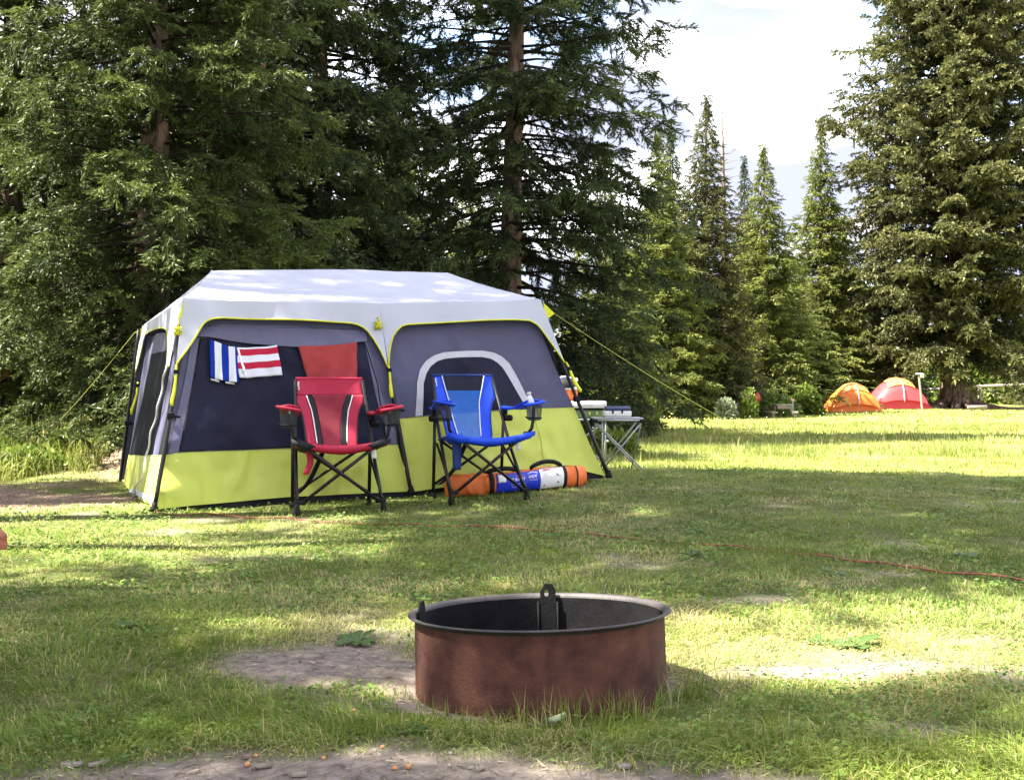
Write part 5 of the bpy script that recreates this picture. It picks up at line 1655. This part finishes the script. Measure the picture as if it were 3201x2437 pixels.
# tall sunlit wild grass left of the tent
x = RNG.uniform(-6.4, -4.0, 9000); y = RNG.uniform(10.3, 14.5, 9000)
k = (fbm(x * 1.2, y * 1.2, 141, 2) > .42) & (x < -4.15 - (y - 12) * .15)
x, y = x[k], y[k]
blades(x, y, RNG.uniform(.10, .34, len(x)), np.full(len(x), .011), np.abs(RNG.normal(.4, .3, len(x))), 'wild_grass', m_meadow, .1)
def dots(name, n, y0, y1, r, z0, z1, mat, pred=None):
    x, y = sample(n, y0, y1, 1.0, .75)
    k = keep_out(x, y) & (fbm(x * .5, y * .5, 131, 2) > .45)
    if pred is not None:
        k &= pred(x, y)
    x, y = x[k], y[k]
    mb = MB()
    for a, b in zip(x, y):
        c = Vector((a, b, G(a, b) + R.uniform(z0, z1))); q = r * R.uniform(.7, 1.3)
        mb.add([c + Vector((q, 0, 0)), c + Vector((0, q, 0)), c - Vector((q, 0, 0)), c - Vector((0, q, 0)), c + Vector((0, 0, q * .8)), c - Vector((0, 0, q * .8))],
               [(0, 1, 4), (1, 2, 4), (2, 3, 4), (3, 0, 4), (1, 0, 5), (2, 1, 5), (3, 2, 5), (0, 3, 5)])
    o = obj(name, mb, mat, None, smooth=False); o['kind'] = 'stuff'
dots('dandelion_flowers', 420, 17, 40, .020, .06, .12, m_flower)
dots('dandelion_puffs', 300, 13, 34, .018, .16, .30, m_puff, lambda x, y: x > 0)
# broad-leaved weeds, each leaf its own piece
def weed(label, u, v, s, n, seed):
    y = EYE * F / (v - CY); x = tx(u, y); z = G(x, y)
    rr = random.Random(seed)
    t = thing('broadleaf_weed', label, 'weed', (x, y, z))
    shape = [(0, .0), (.12, .05), (.3, .10), (.5, .17), (.68, .19), (.85, .13), (1, 0)]
    base = None
    for i in range(n):
        az = 2 * math.pi * i / n + rr.uniform(-.3, .3); L = s * rr.uniform(.7, 1.2)
        if base is None:
            rows = [[Vector((q, -w + .0, .38 * q * (1 - q * .85) + .02)), Vector((q, 0, .38 * q * (1 - q * .85) + .0)), Vector((q, w, .38 * q * (1 - q * .85) + .02))] for q, w in shape]
            base = lf = obj('leaf', MB().grid(rows), m_weed, t, local=True)
        else:
            lf = base.copy(); COL.objects.link(lf); lf.parent = t
        lf.scale = (L, L * rr.uniform(.8, 1.3), L * rr.uniform(.5, 1.5)); lf.rotation_euler = (rr.uniform(-.3, .3), rr.uniform(-.25, .1), az)
for i, (u, v, s, n, lab) in enumerate(((1120, 2003, .085, 11, 'broad-leaved weed growing on the bare soil left of the fire ring'), (2690, 2020, .09, 12, 'sunlit broad-leaved weed on the dry grass right of the fire ring'),
        (2570, 2010, .06, 8, 'small sunlit weed just beside the larger sunlit weed'), (2160, 1752, .08, 9, 'dark green weed rosette in front of the red cord'), (2600, 1800, .08, 9, 'weed rosette below the red cord in the shaded lawn'),
        (3010, 1745, .09, 10, 'weed rosette above the red cord near the photo edge'), (430, 1960, .075, 8, 'weed rosette in the shaded lawn left of the bare soil'), (1290, 2290, .05, 8, 'low weed with rounded leaves at the left foot of the fire ring'),
        (1820, 2300, .04, 7, 'tiny weed in the long grass in front of the fire ring'), (1660, 1630, .07, 7, 'weed rosette in the shade between the blue chair and the red cord'))):
    weed(lab, u, v, s, n, 200 + i)
# dropped leaf, crumbs, pebbles, bark chips on the bare soil
def gp(u, v):
    y = EYE * F / (v - CY)
    for _ in range(4):
        y = (EYE - G(tx(u, y), y)) * F / (v - CY)
    x = tx(u, y); return Vector((x, y, G(x, y)))
q = gp(1740, 2285)
single('dry_leaf', MB().grid([[q + Vector((.045 * (s - .5), .03 * (t_ - .5) * (1 - (2 * s - 1) ** 2) , .022 + .016 * s + .012 * math.sin(3 * t_))) for s in np.linspace(0, 1, 9)] for t_ in np.linspace(0, 1, 5)], .001), MAT('pale_leaf', (.16, .19, .11), .7, .1, 30), 'pale curled leaf lying in the long grass in front of the fire ring', 'leaf')
first = None
for i, (u, v, r) in enumerate(((592, 2344, .006), (774, 2394, .007), (1107, 2224, .006), (1195, 2338, .0055), (1234, 2405, .006), (1276, 2401, .007), (800, 2365, .005), (1012, 2372, .005))):
    c = gp(u, v)
    if first is None:
        bmx = bmesh.new(); bmesh.ops.create_icosphere(bmx, subdivisions=2, radius=1)
        for vv in bmx.verts:
            vv.co *= 1 + .25 * (float(vn(vv.co.x * 2 + 5, vv.co.y * 2 + vv.co.z * 3, 4)) - .5)
        mb = MB().add([vv.co for vv in bmx.verts], [[q_.index for q_ in f.verts] for f in bmx.faces]); bmx.free()
        o = first = obj('orange_crumb', mb, m_crumb)
        BALL = mb
    else:
        o = first.copy(); COL.objects.link(o)
    o.location = c + Vector((0, 0, r * .7)); o.scale = (r, r, r * .9); o.rotation_euler = (0, 0, i * 1.3)
    tag(o, 'small orange crumb dropped on the bare soil at the bottom of the photo', 'crumb', 'orange crumbs on the bare soil')
first = None
for i in range(14):
    u, v = R.uniform(230, 1950), R.uniform(2335, 2436)
    c = gp(u, v); r = R.uniform(.003, .007)
    if first is None:
        o = first = obj('pebble', MB().add(BALL.v, BALL.f), m_pebble)
    else:
        o = first.copy(); COL.objects.link(o)
    o.location = c + Vector((0, 0, r * .2)); o.scale = (r * R.uniform(1, 1.9), r, r * .6); o.rotation_euler = (0, 0, R.uniform(0, 6))
    tag(o, 'grey pebble half sunk in the bare soil at the bottom of the photo', 'pebble', 'pebbles on the bare soil')
for u, v, L, w, az, lab in ((820, 2400, .045, .012, .3, 'dark bark chip on the bare soil beside an orange crumb'), (770, 2370, .022, .014, -.2, 'small dark bark chip on the bare soil'), (935, 2425, .036, .022, .1, 'brown cone-like chip at the very bottom of the photo'), (1660, 2268, .035, .014, .9, 'black charred chip in the grass before the fire ring'), (1950, 2400, .03, .022, .2, 'rounded brown chip on the soil below the long grass'), (225, 2395, .05, .02, .1, 'flat pale bark chip on the sunlit bare soil'), (310, 2392, .05, .012, .6, 'thin bark strip on the sunlit bare soil')):
    c = gp(u, v)
    single('bark_chip', MB().box(c + Vector((0, 0, .006)), (L, w, .010), az, .003), m_bark if v < 2390 else m_barkd, lab, 'chip')
